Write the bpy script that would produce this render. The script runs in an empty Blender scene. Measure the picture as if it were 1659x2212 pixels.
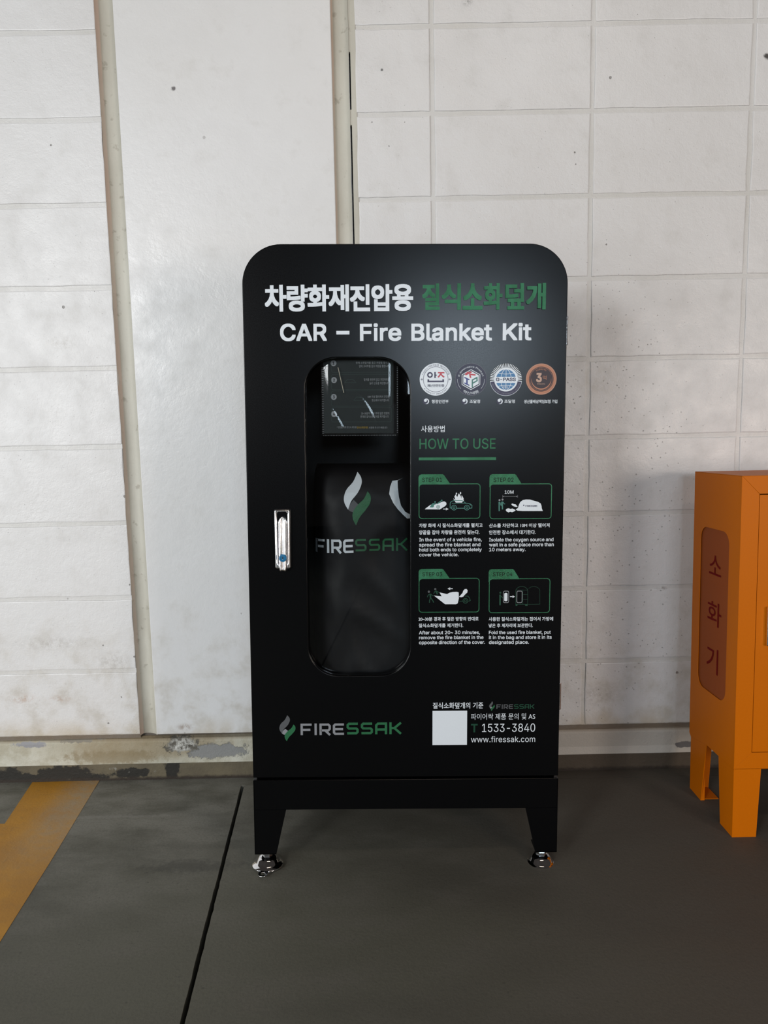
import bpy, bmesh, math, random, os
from mathutils import Vector, Matrix, noise
from mathutils.geometry import tessellate_polygon, interpolate_bezier, delaunay_2d_cdt
import numpy as np
from mathutils.bvhtree import BVHTree
SC = bpy.context.scene
COL = SC.collection
random.seed(7)

# ------------------------------------------------------------------ camera
cam_data = bpy.data.cameras.new('camera')
cam_data.sensor_fit = 'VERTICAL'
cam_data.sensor_height = 24.0
cam_data.lens = 24.0 * 1560.0 / 2212.0
cam_data.clip_start = 0.05
camera = bpy.data.objects.new('camera', cam_data)
COL.objects.link(camera)
SC.camera = camera
PITCH, YAW, ROLL = 0.122905, 0.003958, -0.019355
fwd = Vector((math.sin(YAW) * math.cos(PITCH), math.cos(YAW) * math.cos(PITCH), -math.sin(PITCH)))
rgt = Vector((math.cos(YAW), -math.sin(YAW), 0))
upv = rgt.cross(fwd)
r2 = math.cos(ROLL) * rgt + math.sin(ROLL) * upv
u2 = -math.sin(ROLL) * rgt + math.cos(ROLL) * upv
m = Matrix((r2, u2, -fwd)).transposed().to_4x4()
m.translation = Vector((0, -1.87937, 0.957))
camera.matrix_world = m

# ------------------------------------------------------------------ light
world = bpy.data.worlds.new('garage_air')
SC.world = world
world.use_nodes = True
world.node_tree.nodes['Background'].inputs[0].default_value = (1.0, 0.88, 0.80, 1)
world.node_tree.nodes['Background'].inputs[1].default_value = 0.035


def area(name, loc, target, sx, sy, power, col):
    d = bpy.data.lights.new(name, 'AREA')
    d.shape = 'RECTANGLE'
    d.size, d.size_y, d.energy, d.color = sx, sy, power, col
    o = bpy.data.objects.new(name, d)
    COL.objects.link(o)
    o.location = loc
    o.rotation_euler = (Vector(target) - Vector(loc)).to_track_quat('-Z', 'Y').to_euler()
    return o


# daylight through the garage's openings behind the camera, and an added overhead fill lamp
area('daylight_left', (-2.3, -4.1, 1.85), (-0.5, 0, 0.55), 0.8, 1.0, 74, (0.98, 0.99, 1.0))
area('daylight_far_left', (-3.1, -2.4, 0.95), (0.0, -0.2, 0.3), 2.2, 1.2, 62, (0.94, 0.975, 1.0))
area('daylight_right', (2.45, -3.4, 0.95), (0.6, 0, 0.5), 0.8, 0.9, 45, (1.0, 0.86, 0.76))
area('daylight_rear', (0.92, -6.6, 2.05), (0.2, 0, 0.9), 1.2, 0.9, 66, (0.72, 0.86, 1.0))
area('overhead_fill', (0.5, -1.8, 2.80), (0.5, 0.0, 1.2), 1.5, 0.12, 6, (1.0, 0.82, 0.66))

SC.view_settings.view_transform = 'Standard'
SC.view_settings.look = 'None'
SC.view_settings.gamma = 1.0
SC.view_settings.use_curve_mapping = False
SC.view_settings.exposure = 0.0


# ------------------------------------------------------------------ node helpers
def srgb(r, g, b):
    f = lambda c: (c / 255) / 12.92 if c / 255 <= 0.04045 else ((c / 255 + 0.055) / 1.055) ** 2.4
    return (f(r), f(g), f(b), 1)


class Nodes:
    def __init__(s, name):
        s.mat = bpy.data.materials.new(name)
        s.mat.use_nodes = True
        s.t = s.mat.node_tree
        s.t.nodes.clear()
        s.out = s.t.nodes.new('ShaderNodeOutputMaterial')
        s.bsdf = s.t.nodes.new('ShaderNodeBsdfPrincipled')
        s.t.links.new(s.bsdf.outputs[0], s.out.inputs[0])
        g = s.t.nodes.new('ShaderNodeNewGeometry')
        s.pos = g.outputs['Position']
        sep = s.t.nodes.new('ShaderNodeSeparateXYZ')
        s.t.links.new(s.pos, sep.inputs[0])
        s.x, s.y, s.z = sep.outputs

    def put(s, sock, v):
        if hasattr(v, 'is_output') or isinstance(v, bpy.types.NodeSocket):
            s.t.links.new(v, sock)
        else:
            sock.default_value = v

    def math(s, op, a, b=0.0, c=0.0, clamp=False):
        n = s.t.nodes.new('ShaderNodeMath')
        n.operation = op
        n.use_clamp = clamp
        s.put(n.inputs[0], a); s.put(n.inputs[1], b); s.put(n.inputs[2], c)
        return n.outputs[0]

    def noise(s, scale, detail=3, rough=0.5, vec=None, off=(0, 0, 0), stretch=(1, 1, 1)):
        mp = s.t.nodes.new('ShaderNodeMapping')
        s.put(mp.inputs[0], vec if vec is not None else s.pos)
        mp.inputs['Location'].default_value = off
        mp.inputs['Scale'].default_value = stretch
        n = s.t.nodes.new('ShaderNodeTexNoise')
        s.t.links.new(mp.outputs[0], n.inputs['Vector'])
        n.inputs['Scale'].default_value = scale
        n.inputs['Detail'].default_value = detail
        n.inputs['Roughness'].default_value = rough
        return n.outputs[0]

    def voronoi(s, scale, feature='F1', off=(0, 0, 0)):
        mp = s.t.nodes.new('ShaderNodeMapping')
        s.t.links.new(s.pos, mp.inputs[0])
        mp.inputs['Location'].default_value = off
        n = s.t.nodes.new('ShaderNodeTexVoronoi')
        n.feature = feature
        n.inputs['Scale'].default_value = scale
        s.t.links.new(mp.outputs[0], n.inputs['Vector'])
        return n

    def range(s, v, a, b, c=0.0, d=1.0, smooth=True):
        n = s.t.nodes.new('ShaderNodeMapRange')
        n.interpolation_type = 'SMOOTHSTEP' if smooth else 'LINEAR'
        s.put(n.inputs[0], v)
        for i, q in enumerate((a, b, c, d)):
            n.inputs[i + 1].default_value = q
        return n.outputs[0]

    def mix(s, f, a, b, blend='MIX'):
        n = s.t.nodes.new('ShaderNodeMix')
        n.data_type = 'RGBA'
        n.blend_type = blend
        s.put(n.inputs[0], f)
        s.put(n.inputs[6], a); s.put(n.inputs[7], b)
        return n.outputs[2]

    def blob(s, cx, cz, rx, rz, nz, amp=0.9, edge=0.25, axis='z'):
        """soft or ragged patch of dirt centred at a place on the wall (x, z) or the floor (x, y)"""
        w = s.z if axis == 'z' else s.y
        a = s.math('DIVIDE', s.math('SUBTRACT', s.x, cx), rx)
        b = s.math('DIVIDE', s.math('SUBTRACT', w, cz), rz)
        d = s.math('SQRT', s.math('ADD', s.math('MULTIPLY', a, a), s.math('MULTIPLY', b, b)))
        d = s.math('ADD', d, s.math('MULTIPLY', s.math('SUBTRACT', nz, 0.5), amp * 2))
        return s.range(d, 1.0 + edge, 1.0 - edge)

    def bump(s, h, strength, dist, prev=None):
        n = s.t.nodes.new('ShaderNodeBump')
        n.inputs['Strength'].default_value = strength
        n.inputs['Distance'].default_value = dist
        s.put(n.inputs['Height'], h)
        if prev is not None:
            s.t.links.new(prev, n.inputs['Normal'])
        return n.outputs[0]

    def set(s, **k):
        for key, v in k.items():
            s.put(s.bsdf.inputs[key.replace('_', ' ')], v)
        return s.mat


def simple(name, col, rough=0.5, metallic=0.0, spec=0.5, var=0.06, scale=60.0, bump=0.0, coat=0.0):
    """plain coat with a little mottling and orange peel"""
    n = Nodes(name)
    tc = n.t.nodes.new('ShaderNodeTexCoord').outputs['Object']
    nz = n.noise(scale, 3, 0.55, vec=tc)
    dark = tuple(c * (1 - var) for c in col[:3]) + (1,)
    lite = tuple(min(1, c * (1 + var)) for c in col[:3]) + (1,)
    n.set(Base_Color=n.mix(nz, dark, lite), Roughness=n.range(nz, 0, 1, max(0.02, rough - 0.04), min(1, rough + 0.04)),
          Metallic=metallic, Specular_IOR_Level=spec)
    n.bsdf.inputs['Coat Weight'].default_value = coat
    if bump:
        n.set(Normal=n.bump(nz, bump, 0.001))
    return n.mat


# ------------------------------------------------------------------ materials of the setting
def wall_paint(name, base, warm, pits=1.0, rough=0.42, bumpy=1.0):
    n = Nodes(name)
    big = n.noise(1.7, 4, 0.55)
    mid = n.noise(14, 5, 0.6, off=(3, 1, 2))
    fine = n.noise(260, 3, 0.6)
    grit = n.noise(75, 4, 0.65, off=(7, 2, 5))
    speck = n.noise(55, 6, 0.75, off=(3, 8, 1))
    col = n.mix(n.range(big, 0.35, 0.68), base, warm)
    col = n.mix(n.math('MULTIPLY', n.range(mid, 0.52, 0.78), 0.30), col, (0.47, 0.455, 0.42, 1))
    # grime gathered low on the wall
    low = n.math('MULTIPLY', n.range(n.z, 0.62, 0.10), n.range(mid, 0.40, 0.70))
    col = n.mix(n.math('MULTIPLY', low, 0.55), col, (0.42, 0.38, 0.31, 1))
    # yellowish seepage right above the plinth
    seep = n.math('MULTIPLY', n.range(n.z, 0.19, 0.125), n.range(n.noise(9, 4, off=(1, 5, 8)), 0.38, 0.62))
    col = n.mix(n.math('MULTIPLY', seep, 0.5), col, (0.42, 0.33, 0.19, 1))
    for cx, cz, rx, rz, c, k in STAINS:
        msk = n.blob(cx, cz, rx, rz, speck, 1.6, 0.6)
        if rx > 0.008:
            msk = n.math('MULTIPLY', msk, n.range(speck, 0.42, 0.66))
        col = n.mix(n.math('MULTIPLY', msk, k), col, c)
    # black-brown dirt packed in the groove above the plinth
    groove = n.math('MULTIPLY', n.range(n.math('ADD', n.z, n.math('MULTIPLY', speck, 0.003)), 0.1315, 0.1295), n.range(n.z, 0.10, 0.11))
    col = n.mix(n.math('MULTIPLY', groove, 0.85), col, (0.10, 0.070, 0.042, 1))
    # open pores in the concrete, more of them on the right-hand blocks
    v = n.voronoi(24)
    dist = v.outputs['Distance']
    sepc = n.t.nodes.new('ShaderNodeSeparateColor')
    n.t.links.new(v.outputs['Color'], sepc.inputs[0])
    size = n.range(sepc.outputs[0], 0.80, 1.0, 0.0, 0.085, smooth=False)
    pit = n.range(n.math('SUBTRACT', n.math('ADD', dist, n.math('MULTIPLY', n.math('SUBTRACT', speck, 0.5), 0.16)), size), 0.015, -0.01)
    v2 = n.voronoi(120, off=(2.2, 1.3, 0.4))
    sep2 = n.t.nodes.new('ShaderNodeSeparateColor')
    n.t.links.new(v2.outputs['Color'], sep2.inputs[0])
    zone = n.math('ADD', n.blob(0.54, 0.62, 0.24, 0.75, big, 0.9, 0.6), 0.10, clamp=True)
    size2 = n.math('MULTIPLY', n.range(sep2.outputs[1], 0.72, 1.0, 0.0, 0.22, smooth=False), zone)
    pit2 = n.range(n.math('SUBTRACT', n.math('ADD', v2.outputs['Distance'], n.math('MULTIPLY', n.math('SUBTRACT', n.noise(210, 3, 0.6, stretch=(1, 1, 1.8)), 0.5), 0.55)), size2), 0.03, -0.06)
    pit = n.math('MAXIMUM', pit, n.math('MULTIPLY', pit2, 0.6))
    pit = n.math('MULTIPLY', pit, pits)
    col = n.mix(n.math('MULTIPLY', pit, 0.75), col, (0.16, 0.145, 0.13, 1))
    h = n.math('ADD', n.math('MULTIPLY', grit, 0.55), n.math('MULTIPLY', fine, 0.25))
    h = n.math('SUBTRACT', h, n.math('MULTIPLY', pit, 1.6))
    nor = n.bump(h, 0.75 * bumpy, 0.0022)
    nor = n.bump(mid, 0.30 * bumpy, 0.006, nor)
    return n.set(Base_Color=col, Roughness=n.range(mid, 0.3, 0.7, rough - 0.08, rough + 0.12), Normal=nor, Specular_IOR_Level=0.5)


STAINS = [
    (*(-0.9764, 0.2356), 0.035, 0.014, (0.45, 0.33, 0.26, 1), 0.8),
    (*(-0.8768, 0.2335), 0.030, 0.010, (0.42, 0.31, 0.25, 1), 0.8),
    (*(-0.7266, 0.3337), 0.05, 0.03, (0.36, 0.34, 0.31, 1), 0.6),
    (*(-0.89, 0.3884), 0.09, 0.02, (0.38, 0.36, 0.33, 1), 0.6),
    (*(-0.544, 0.1477), 0.022, 0.009, (0.22, 0.13, 0.08, 1), 0.9),
    (*(-0.807, 1.1751), 0.04, 0.02, (0.45, 0.43, 0.40, 1), 0.6),
    (*(0.6324, 1.1946), 0.02, 0.02, (0.55, 0.50, 0.42, 1), 0.3),
    (*(0.5616, 1.0565), 0.07, 0.05, (0.50, 0.47, 0.40, 1), 0.45),
    (*(0.5759, 0.215), 0.06, 0.03, (0.33, 0.30, 0.27, 1), 0.6),
    (*(0.2329, 1.9602), 0.011, 0.008, (0.05, 0.045, 0.04, 1), 0.95),
    (*(0.9637, 1.8261), 0.007, 0.006, (0.04, 0.035, 0.03, 1), 0.95),
    (*(0.7438, 0.5051), 0.014, 0.005, (0.12, 0.10, 0.09, 1), 0.9),
    (*(-0.4861, 1.7756), 0.004, 0.004, (0.10, 0.09, 0.09, 1), 0.9),
    (*(0.0232, 1.8107), 0.003, 0.003, (0.06, 0.06, 0.06, 1), 0.9),
]
M_BLOCK = wall_paint('painted_block', (0.675, 0.672, 0.665, 1), (0.62, 0.612, 0.60, 1))
M_PIER = wall_paint('painted_pier', (0.69, 0.69, 0.685, 1), (0.655, 0.65, 0.635, 1), pits=0.5, rough=0.36, bumpy=0.55)
M_MORTAR = wall_paint('painted_mortar', (0.62, 0.615, 0.60, 1), (0.54, 0.53, 0.50, 1), pits=0.4)


def caulk_mat():
    n = Nodes('beige_caulk')
    a = n.noise(7, 4, 0.6, stretch=(1, 1, 0.35))
    b = n.noise(45, 4, 0.6)
    col = n.mix(n.range(a, 0.3, 0.7), (0.53, 0.515, 0.445, 1), (0.44, 0.42, 0.355, 1))
    col = n.mix(n.math('MULTIPLY', n.range(b, 0.60, 0.72), 0.5), col, (0.24, 0.21, 0.16, 1))
    low = n.math('MULTIPLY', n.range(n.z, 0.9, 0.12), n.range(a, 0.35, 0.65))
    col = n.mix(n.math('MULTIPLY', low, 0.45), col, (0.27, 0.24, 0.17, 1))
    # peach undercoat showing at the left edges of both runs
    for cx in (-0.6655, -0.0985):
        e_ = n.range(n.math('ABSOLUTE', n.math('SUBTRACT', n.x, cx)), 0.0055, 0.0025)
        col = n.mix(n.math('MULTIPLY', e_, n.range(a, 0.3, 0.6, 0.35, 0.9)), col, (0.62, 0.47, 0.385, 1))
    return n.set(Base_Color=col, Roughness=0.55, Normal=n.bump(n.math('ADD', a, b), 0.35, 0.004))


M_CAULK = caulk_mat()


def plinth_mat():
    n = Nodes('weathered_plinth')
    mid = n.noise(16, 6, 0.65)
    crisp = n.noise(48, 6, 0.7, off=(4, 4, 1))
    grit = n.noise(150, 4, 0.65)
    col = n.mix(n.range(mid, 0.35, 0.65), (0.54, 0.53, 0.45, 1), (0.40, 0.375, 0.29, 1))
    right = n.range(n.x, 0.1, 0.5)
    col = n.mix(right, col, (0.41, 0.38, 0.335, 1))
    band = n.math('MULTIPLY', n.math('MULTIPLY', right, n.range(n.z, 0.070, 0.068)), 0.7)  # paler low band at the right: a shading difference put into the colour
    col = n.mix(band, col, (0.50, 0.47, 0.42, 1))
    # rusty brown runs spreading from under the joint
    run = n.blob(-0.66, 0.105, 0.20, 0.045, mid, 1.3, 0.5)
    col = n.mix(n.math('MULTIPLY', run, 0.75), col, (0.25, 0.19, 0.10, 1))
    run = n.blob(-0.74, 0.066, 0.12, 0.02, crisp, 1.2, 0.35)
    col = n.mix(n.math('MULTIPLY', run, 0.7), col, (0.22, 0.17, 0.09, 1))
    # dirt line under the groove
    col = n.mix(n.math('MULTIPLY', n.range(n.z, 0.108, 0.118), 0.6), col, (0.17, 0.125, 0.07, 1))
    # bare grey render where the paint is gone
    g = n.blob(*(-0.4618, 0.0798), 0.085, 0.020, crisp, 1.0, 0.12)
    col = n.mix(g, col, (0.235, 0.235, 0.225, 1))
    g2 = n.blob(*(-0.9616, 0.1068), 0.045, 0.007, crisp, 1.6, 0.2)
    col = n.mix(g2, col, (0.27, 0.27, 0.28, 1))
    g3 = n.blob(*(-0.8351, 0.1172), 0.05, 0.006, crisp, 2.2, 0.2)
    col = n.mix(g3, col, (0.22, 0.20, 0.16, 1))
    g4 = n.blob(*(0.8169, 0.07), 0.030, 0.009, crisp, 1.0, 0.12)
    col = n.mix(g4, col, (0.13, 0.125, 0.125, 1))
    crust = n.blob(*(-0.5542, 0.0977), 0.042, 0.022, crisp, 1.4, 0.15)
    cr = n.mix(n.range(crisp, 0.42, 0.62), (0.11, 0.10, 0.08, 1), (0.60, 0.59, 0.54, 1))
    col = n.mix(crust, col, cr)
    h = n.math('ADD', n.math('MULTIPLY', grit, 0.4), n.math('MULTIPLY', crisp, 0.8))
    h = n.math('SUBTRACT', h, n.math('MULTIPLY', n.math('ADD', g, crust), 0.7))
    return n.set(Base_Color=col, Roughness=0.75, Normal=n.bump(h, 0.6, 0.004))


M_PLINTH = plinth_mat()


def skirt_mat():
    n = Nodes('brown_skirting_paint')
    crisp = n.noise(40, 6, 0.7, off=(2, 4, 6))
    mid = n.noise(9, 5, 0.6)
    grit = n.noise(140, 4, 0.65)
    col = n.mix(n.range(mid, 0.35, 0.7), (0.125, 0.103, 0.062, 1), (0.088, 0.072, 0.045, 1))
    col = n.mix(n.range(n.x, 0.2, 0.5), col, (0.062, 0.046, 0.030, 1))
    black = (0.014, 0.012, 0.008, 1)
    for cx, cz, rx, rz in ((*(-0.9821, 0.0074), 0.14, 0.016), (*(-0.8794, 0.0265), 0.075, 0.019), (*(-0.8175, 0.0077), 0.06, 0.017), (*(-1.0289, 0.0232), 0.035, 0.020),
                           (*(-0.6963, 0.0211), 0.050, 0.014), (*(-0.5857, 0.0293), 0.018, 0.034), (*(-0.5489, 0.0551), 0.025, 0.010)):
        col = n.mix(n.blob(cx, cz, rx, rz, crisp, 1.1, 0.14), col, black)
    lightchip = n.math('MULTIPLY', n.blob(-0.70, 0.026, 0.09, 0.014, crisp, 0.5, 0.2), n.range(crisp, 0.60, 0.66))
    col = n.mix(lightchip, col, (0.26, 0.25, 0.22, 1))
    col = n.mix(n.range(n.math('ADD', n.z, n.math('MULTIPLY', crisp, 0.014)), 0.020, 0.010), col, (0.022, 0.014, 0.008, 1))
    return n.set(Base_Color=col, Roughness=0.7, Normal=n.bump(n.math('ADD', crisp, n.math('MULTIPLY', grit, 0.4)), 0.5, 0.004))


M_SKIRT = skirt_mat()


def floor_mat():
    n = Nodes('garage_concrete')
    big = n.noise(1.3, 5, 0.55, stretch=(0.6, 1.6, 1))
    mid = n.noise(8, 5, 0.6, stretch=(0.7, 1.4, 1))
    grit = n.noise(180, 4, 0.7)
    fine = n.noise(60, 4, 0.6, off=(5, 5, 1))
    col = n.mix(n.range(big, 0.35, 0.65), (0.093, 0.090, 0.069, 1), (0.067, 0.064, 0.051, 1))
    col = n.mix(n.math('MULTIPLY', n.range(mid, 0.45, 0.72), 0.45), col, (0.102, 0.094, 0.079, 1))
    col = n.mix(n.math('MULTIPLY', n.range(n.x, -0.1, 0.7), 0.75), col, (0.071, 0.061, 0.050, 1))  # darker to the right: falloff of the light put into the colour
    # paler worn cement towards the wall at the left, with light put into the colour
    pale = n.math('MULTIPLY', n.range(n.y, -0.85, -0.08), n.range(n.x, 0.1, -0.6))
    pale = n.math('MULTIPLY', pale, n.range(mid, 0.25, 0.7))
    col = n.mix(n.math('MULTIPLY', pale, 0.9), col, (0.21, 0.205, 0.175, 1))
    streak = n.math('MULTIPLY', n.blob(-0.70, -0.19, 0.16, 0.006, fine, 1.6, 0.5, 'y'), 0.5)
    col = n.mix(streak, col, (0.223, 0.217, 0.192, 1))
    smear = n.blob(-0.43, -0.40, 0.10, 0.02, fine, 1.4, 0.6, 'y')
    col = n.mix(n.math('MULTIPLY', smear, 0.5), col, (0.043, 0.042, 0.037, 1))
    spot = n.range(n.math('SUBTRACT', n.voronoi(26).outputs['Distance'], n.math('MULTIPLY', grit, 0.05)), 0.045, 0.02)
    col = n.mix(n.math('MULTIPLY', spot, 0.35), col, (0.025, 0.025, 0.022, 1))
    col = n.mix(n.math('MULTIPLY', n.range(grit, 0.4, 0.7), 0.25), col, (0.037, 0.036, 0.031, 1))
    h = n.math('ADD', n.math('MULTIPLY', grit, 0.5), n.math('MULTIPLY', fine, 0.6))
    return n.set(Base_Color=col, Roughness=n.range(mid, 0.3, 0.7, 0.62, 0.78), Normal=n.bump(h, 0.35, 0.002), Specular_IOR_Level=0.35)


M_FLOOR = floor_mat()


def stripe_mat():
    n = Nodes('worn_yellow_paint')
    mid = n.noise(7, 5, 0.6)
    grit = n.noise(160, 4, 0.7)
    fine = n.noise(45, 5, 0.65, off=(1, 9, 2))
    col = n.mix(n.range(mid, 0.35, 0.65), (0.40, 0.185, 0.010, 1), (0.33, 0.150, 0.012, 1))
    col = n.mix(n.math('MULTIPLY', n.range(fine, 0.50, 0.75), 0.35), col, (0.22, 0.12, 0.03, 1))
    worn = n.math('MULTIPLY', n.range(n.math('ADD', n.x, n.math('MULTIPLY', n.y, -0.05)), -0.90, -0.79), n.range(n.y, -0.5, -0.1))
    col = n.mix(n.math('MULTIPLY', worn, n.range(fine, 0.2, 0.7, 0.35, 0.9)), col, (0.30, 0.235, 0.15, 1))
    return n.set(Base_Color=col, Roughness=0.6, Normal=n.bump(n.math('ADD', grit, fine), 0.3, 0.002))


M_STRIPE = stripe_mat()

# ------------------------------------------------------------------ materials of the things
M_BLACK = simple('black_satin_steel', (0.0009, 0.0010, 0.0013, 1), 0.24, 0, 0.25, 0.03, 500, 0.0)
M_BLACK_IN = simple('black_inner_steel', (0.003, 0.003, 0.003, 1), 0.6, 0, 0.2, 0.1, 90)
M_WHITE = simple('white_vinyl_print', (0.62, 0.67, 0.71, 1), 0.34, 0, 0.5, 0.04, 300, 0.1)
M_GREY = simple('grey_vinyl_print', (0.20, 0.21, 0.225, 1), 0.4, 0, 0.5, 0.08, 300)
M_DIM = simple('dim_grey_vinyl_print', (0.075, 0.08, 0.085, 1), 0.45, 0, 0.4, 0.08, 300)
M_NAVY = simple('navy_vinyl_print', (0.028, 0.022, 0.060, 1), 0.4, 0, 0.5, 0.08, 300)
M_PLUM = simple('dusky_violet_print', (0.017, 0.016, 0.040, 1), 0.4, 0, 0.5, 0.08, 300)
M_BLUE = simple('blue_vinyl_print', (0.045, 0.16, 0.33, 1), 0.4, 0, 0.5, 0.08, 300)
M_INDIGO = simple('indigo_vinyl_print', (0.035, 0.045, 0.20, 1), 0.4, 0, 0.5, 0.08, 300)
M_RED = simple('red_vinyl_print', (0.42, 0.045, 0.060, 1), 0.4, 0, 0.5, 0.08, 300)
M_TEAL = simple('teal_vinyl_print', (0.04, 0.16, 0.13, 1), 0.4, 0, 0.5, 0.08, 300)
M_BRONZE = simple('bronze_print', (0.33, 0.135, 0.070, 1), 0.36, 0.2, 0.5, 0.25, 70)
M_BRONZE_DARK = simple('dark_bronze_print', (0.026, 0.015, 0.018, 1), 0.4, 0.2, 0.5, 0.2, 90)
M_BRONZE_PALE = simple('pale_bronze_print', (0.42, 0.27, 0.20, 1), 0.4, 0.1, 0.5, 0.1, 90)
M_CARTEXT = simple('dark_green_print', (0.006, 0.045, 0.024, 1), 0.4, 0, 0.4, 0.1, 300)


def foil_mat(name, c1, c2, rough, metal):
    n = Nodes(name)
    tc = n.t.nodes.new('ShaderNodeTexCoord').outputs['Object']
    a = n.noise(24, 4, 0.6, vec=tc)
    b = n.noise(420, 4, 0.75, vec=tc)
    col = n.mix(n.range(a, 0.35, 0.65), c1, c2)
    return n.set(Base_Color=col, Roughness=n.range(b, 0.35, 0.65, rough - 0.07, rough + 0.10), Metallic=metal,
                 Normal=n.bump(b, 0.7, 0.0008))


M_FOIL = foil_mat('green_foil_print', (0.010, 0.105, 0.042, 1), (0.022, 0.150, 0.070, 1), 0.36, 0.35)
M_FOIL_FLAT = foil_mat('flat_green_print', (0.006, 0.090, 0.030, 1), (0.008, 0.110, 0.038, 1), 0.42, 0.0)
M_CHROME = simple('polished_chrome', (0.82, 0.82, 0.84, 1), 0.07, 1.0, 0.5, 0.03, 40)
M_HANDLE = simple('satin_chrome', (0.90, 0.90, 0.91, 1), 0.22, 1.0, 0.5, 0.02, 40)
M_ZINC = simple('zinc_plated_steel', (0.50, 0.52, 0.53, 1), 0.20, 1.0, 0.5, 0.15, 90)
M_LOCK = simple('blue_plastic_lock', (0.012, 0.13, 0.27, 1), 0.3)
M_BAG = simple('black_coated_fabric', (0.0042, 0.0042, 0.0052, 1), 0.50, 0, 0.25, 0.25, 35, 0.5)
M_CARD = simple('dark_green_card', (0.004, 0.011, 0.010, 1), 0.5, 0, 0.4, 0.2, 25)
M_CARD_INK = simple('pale_card_print', (0.42, 0.44, 0.46, 1), 0.5)
M_CARD_LINE = simple('green_card_print', (0.025, 0.06, 0.05, 1), 0.5)
M_YELLOW_PRINT = simple('yellow_card_print', (0.42, 0.27, 0.01, 1), 0.5)
M_ORANGE = simple('orange_powder_coat', (0.50, 0.122, 0.0002, 1), 0.45, 0, 0.10, 0.05, 220, 0.10)
M_ORANGE_RED = simple('red_brown_lettering', (0.13, 0.003, 0.002, 1), 0.6, 0, 0.05)


def glass_mat(name, tint, rough, refl, bump=0.0, haze=None):
    """thin sheet: clear, with mirror reflections that grow at grazing angles"""
    n = Nodes(name)
    n.t.nodes.remove(n.bsdf)
    tr = n.t.nodes.new('ShaderNodeBsdfTransparent')
    tr.inputs[0].default_value = tint
    gl = n.t.nodes.new('ShaderNodeBsdfGlossy')
    gl.inputs['Roughness'].default_value = rough
    fr = n.t.nodes.new('ShaderNodeFresnel')
    fr.inputs[0].default_value = 1.5
    mx = n.t.nodes.new('ShaderNodeMixShader')
    n.t.links.new(n.math('MULTIPLY', fr.outputs[0], refl), mx.inputs[0])
    n.t.links.new(tr.outputs[0], mx.inputs[1])
    n.t.links.new(gl.outputs[0], mx.inputs[2])
    last = mx
    if bump:
        tc = n.t.nodes.new('ShaderNodeTexCoord').outputs['Object']
        nm = n.bump(n.noise(26, 4, 0.6, vec=tc), bump, 0.01)
        n.t.links.new(nm, gl.inputs['Normal'])
        n.t.links.new(nm, fr.inputs['Normal'])
    if haze:
        df = n.t.nodes.new('ShaderNodeBsdfDiffuse')
        df.inputs[0].default_value = haze[1]
        m2 = n.t.nodes.new('ShaderNodeMixShader')
        m2.inputs[0].default_value = haze[0]
        n.t.links.new(mx.outputs[0], m2.inputs[1])
        n.t.links.new(df.outputs[0], m2.inputs[2])
        last = m2
    n.t.links.new(last.outputs[0], n.out.inputs[0])
    return n.mat


M_GLASS = glass_mat('clear_window_sheet', (0.93, 0.94, 0.94, 1), 0.02, 0.55)
M_PLASTIC = glass_mat('clear_plastic_film', (0.94, 0.94, 0.94, 1), 0.05, 0.9, 0.0, (0.012, (0.5, 0.5, 0.5, 1)))
M_ACRYLIC = glass_mat('orange_tinted_acrylic', (0.75, 0.34, 0.16, 1), 0.2, 0.35, 0, (0.50, (0.46, 0.125, 0.035, 1)))


# ------------------------------------------------------------------ mesh helpers
def obj(name, bm, mat, parent=None, smooth=False, loc=None):
    me = bpy.data.meshes.new(name)
    bm.normal_update()
    bm.to_mesh(me)
    bm.free()
    for mm in (mat if isinstance(mat, (list, tuple)) else [mat]):
        me.materials.append(mm)
    if smooth:
        for p in me.polygons:
            p.use_smooth = True
    o = bpy.data.objects.new(name, me)
    COL.objects.link(o)
    if parent is not None:
        o.parent = parent
    if loc:
        o.location = loc
    return o


def thing(name, label, cat, loc=(0, 0, 0), rot=(0, 0, 0), group=None):
    o = bpy.data.objects.new(name, None)
    o.empty_display_size = 0.1
    COL.objects.link(o)
    o.location = loc
    o.rotation_euler = rot
    o['label'] = label
    o['category'] = cat
    if group:
        o['group'] = group
    return o


def box(bm, x0, x1, y0, y1, z0, z1, bev=0.0, seg=2):
    r = bmesh.ops.create_cube(bm, size=1.0)
    vs = r['verts']
    for v in vs:
        v.co = Vector((x0 + (v.co.x + .5) * (x1 - x0), y0 + (v.co.y + .5) * (y1 - y0), z0 + (v.co.z + .5) * (z1 - z0)))
    if bev:
        es = list({e for v in vs for e in v.link_edges})
        bmesh.ops.bevel(bm, geom=es, offset=bev, segments=seg, affect='EDGES', profile=0.5)
    return bm


def prism(bm, pts, y0, y1, bev=0.0, axis='y'):
    """extrude a polygon given as (a, b) pairs; axis 'y': a=x, b=z; axis 'x': a=y, b=z; axis 'z': a=x, b=y"""
    def P(a, b, t):
        return {'y': (a, t, b), 'x': (t, a, b), 'z': (a, b, t)}[axis]
    f = [bm.verts.new(P(a, b, y0)) for a, b in pts]
    g = [bm.verts.new(P(a, b, y1)) for a, b in pts]
    n = len(pts)
    fs = [bm.faces.new(f), bm.faces.new(g[::-1])]
    for i in range(n):
        fs.append(bm.faces.new((f[i], g[i], g[(i + 1) % n], f[(i + 1) % n])))
    bmesh.ops.recalc_face_normals(bm, faces=fs)
    if bev:
        es = list({e for v in f for e in v.link_edges if e.other_vert(v) in f})
        bmesh.ops.bevel(bm, geom=es, offset=bev, segments=2, affect='EDGES', profile=0.5)
    return bm


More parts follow.
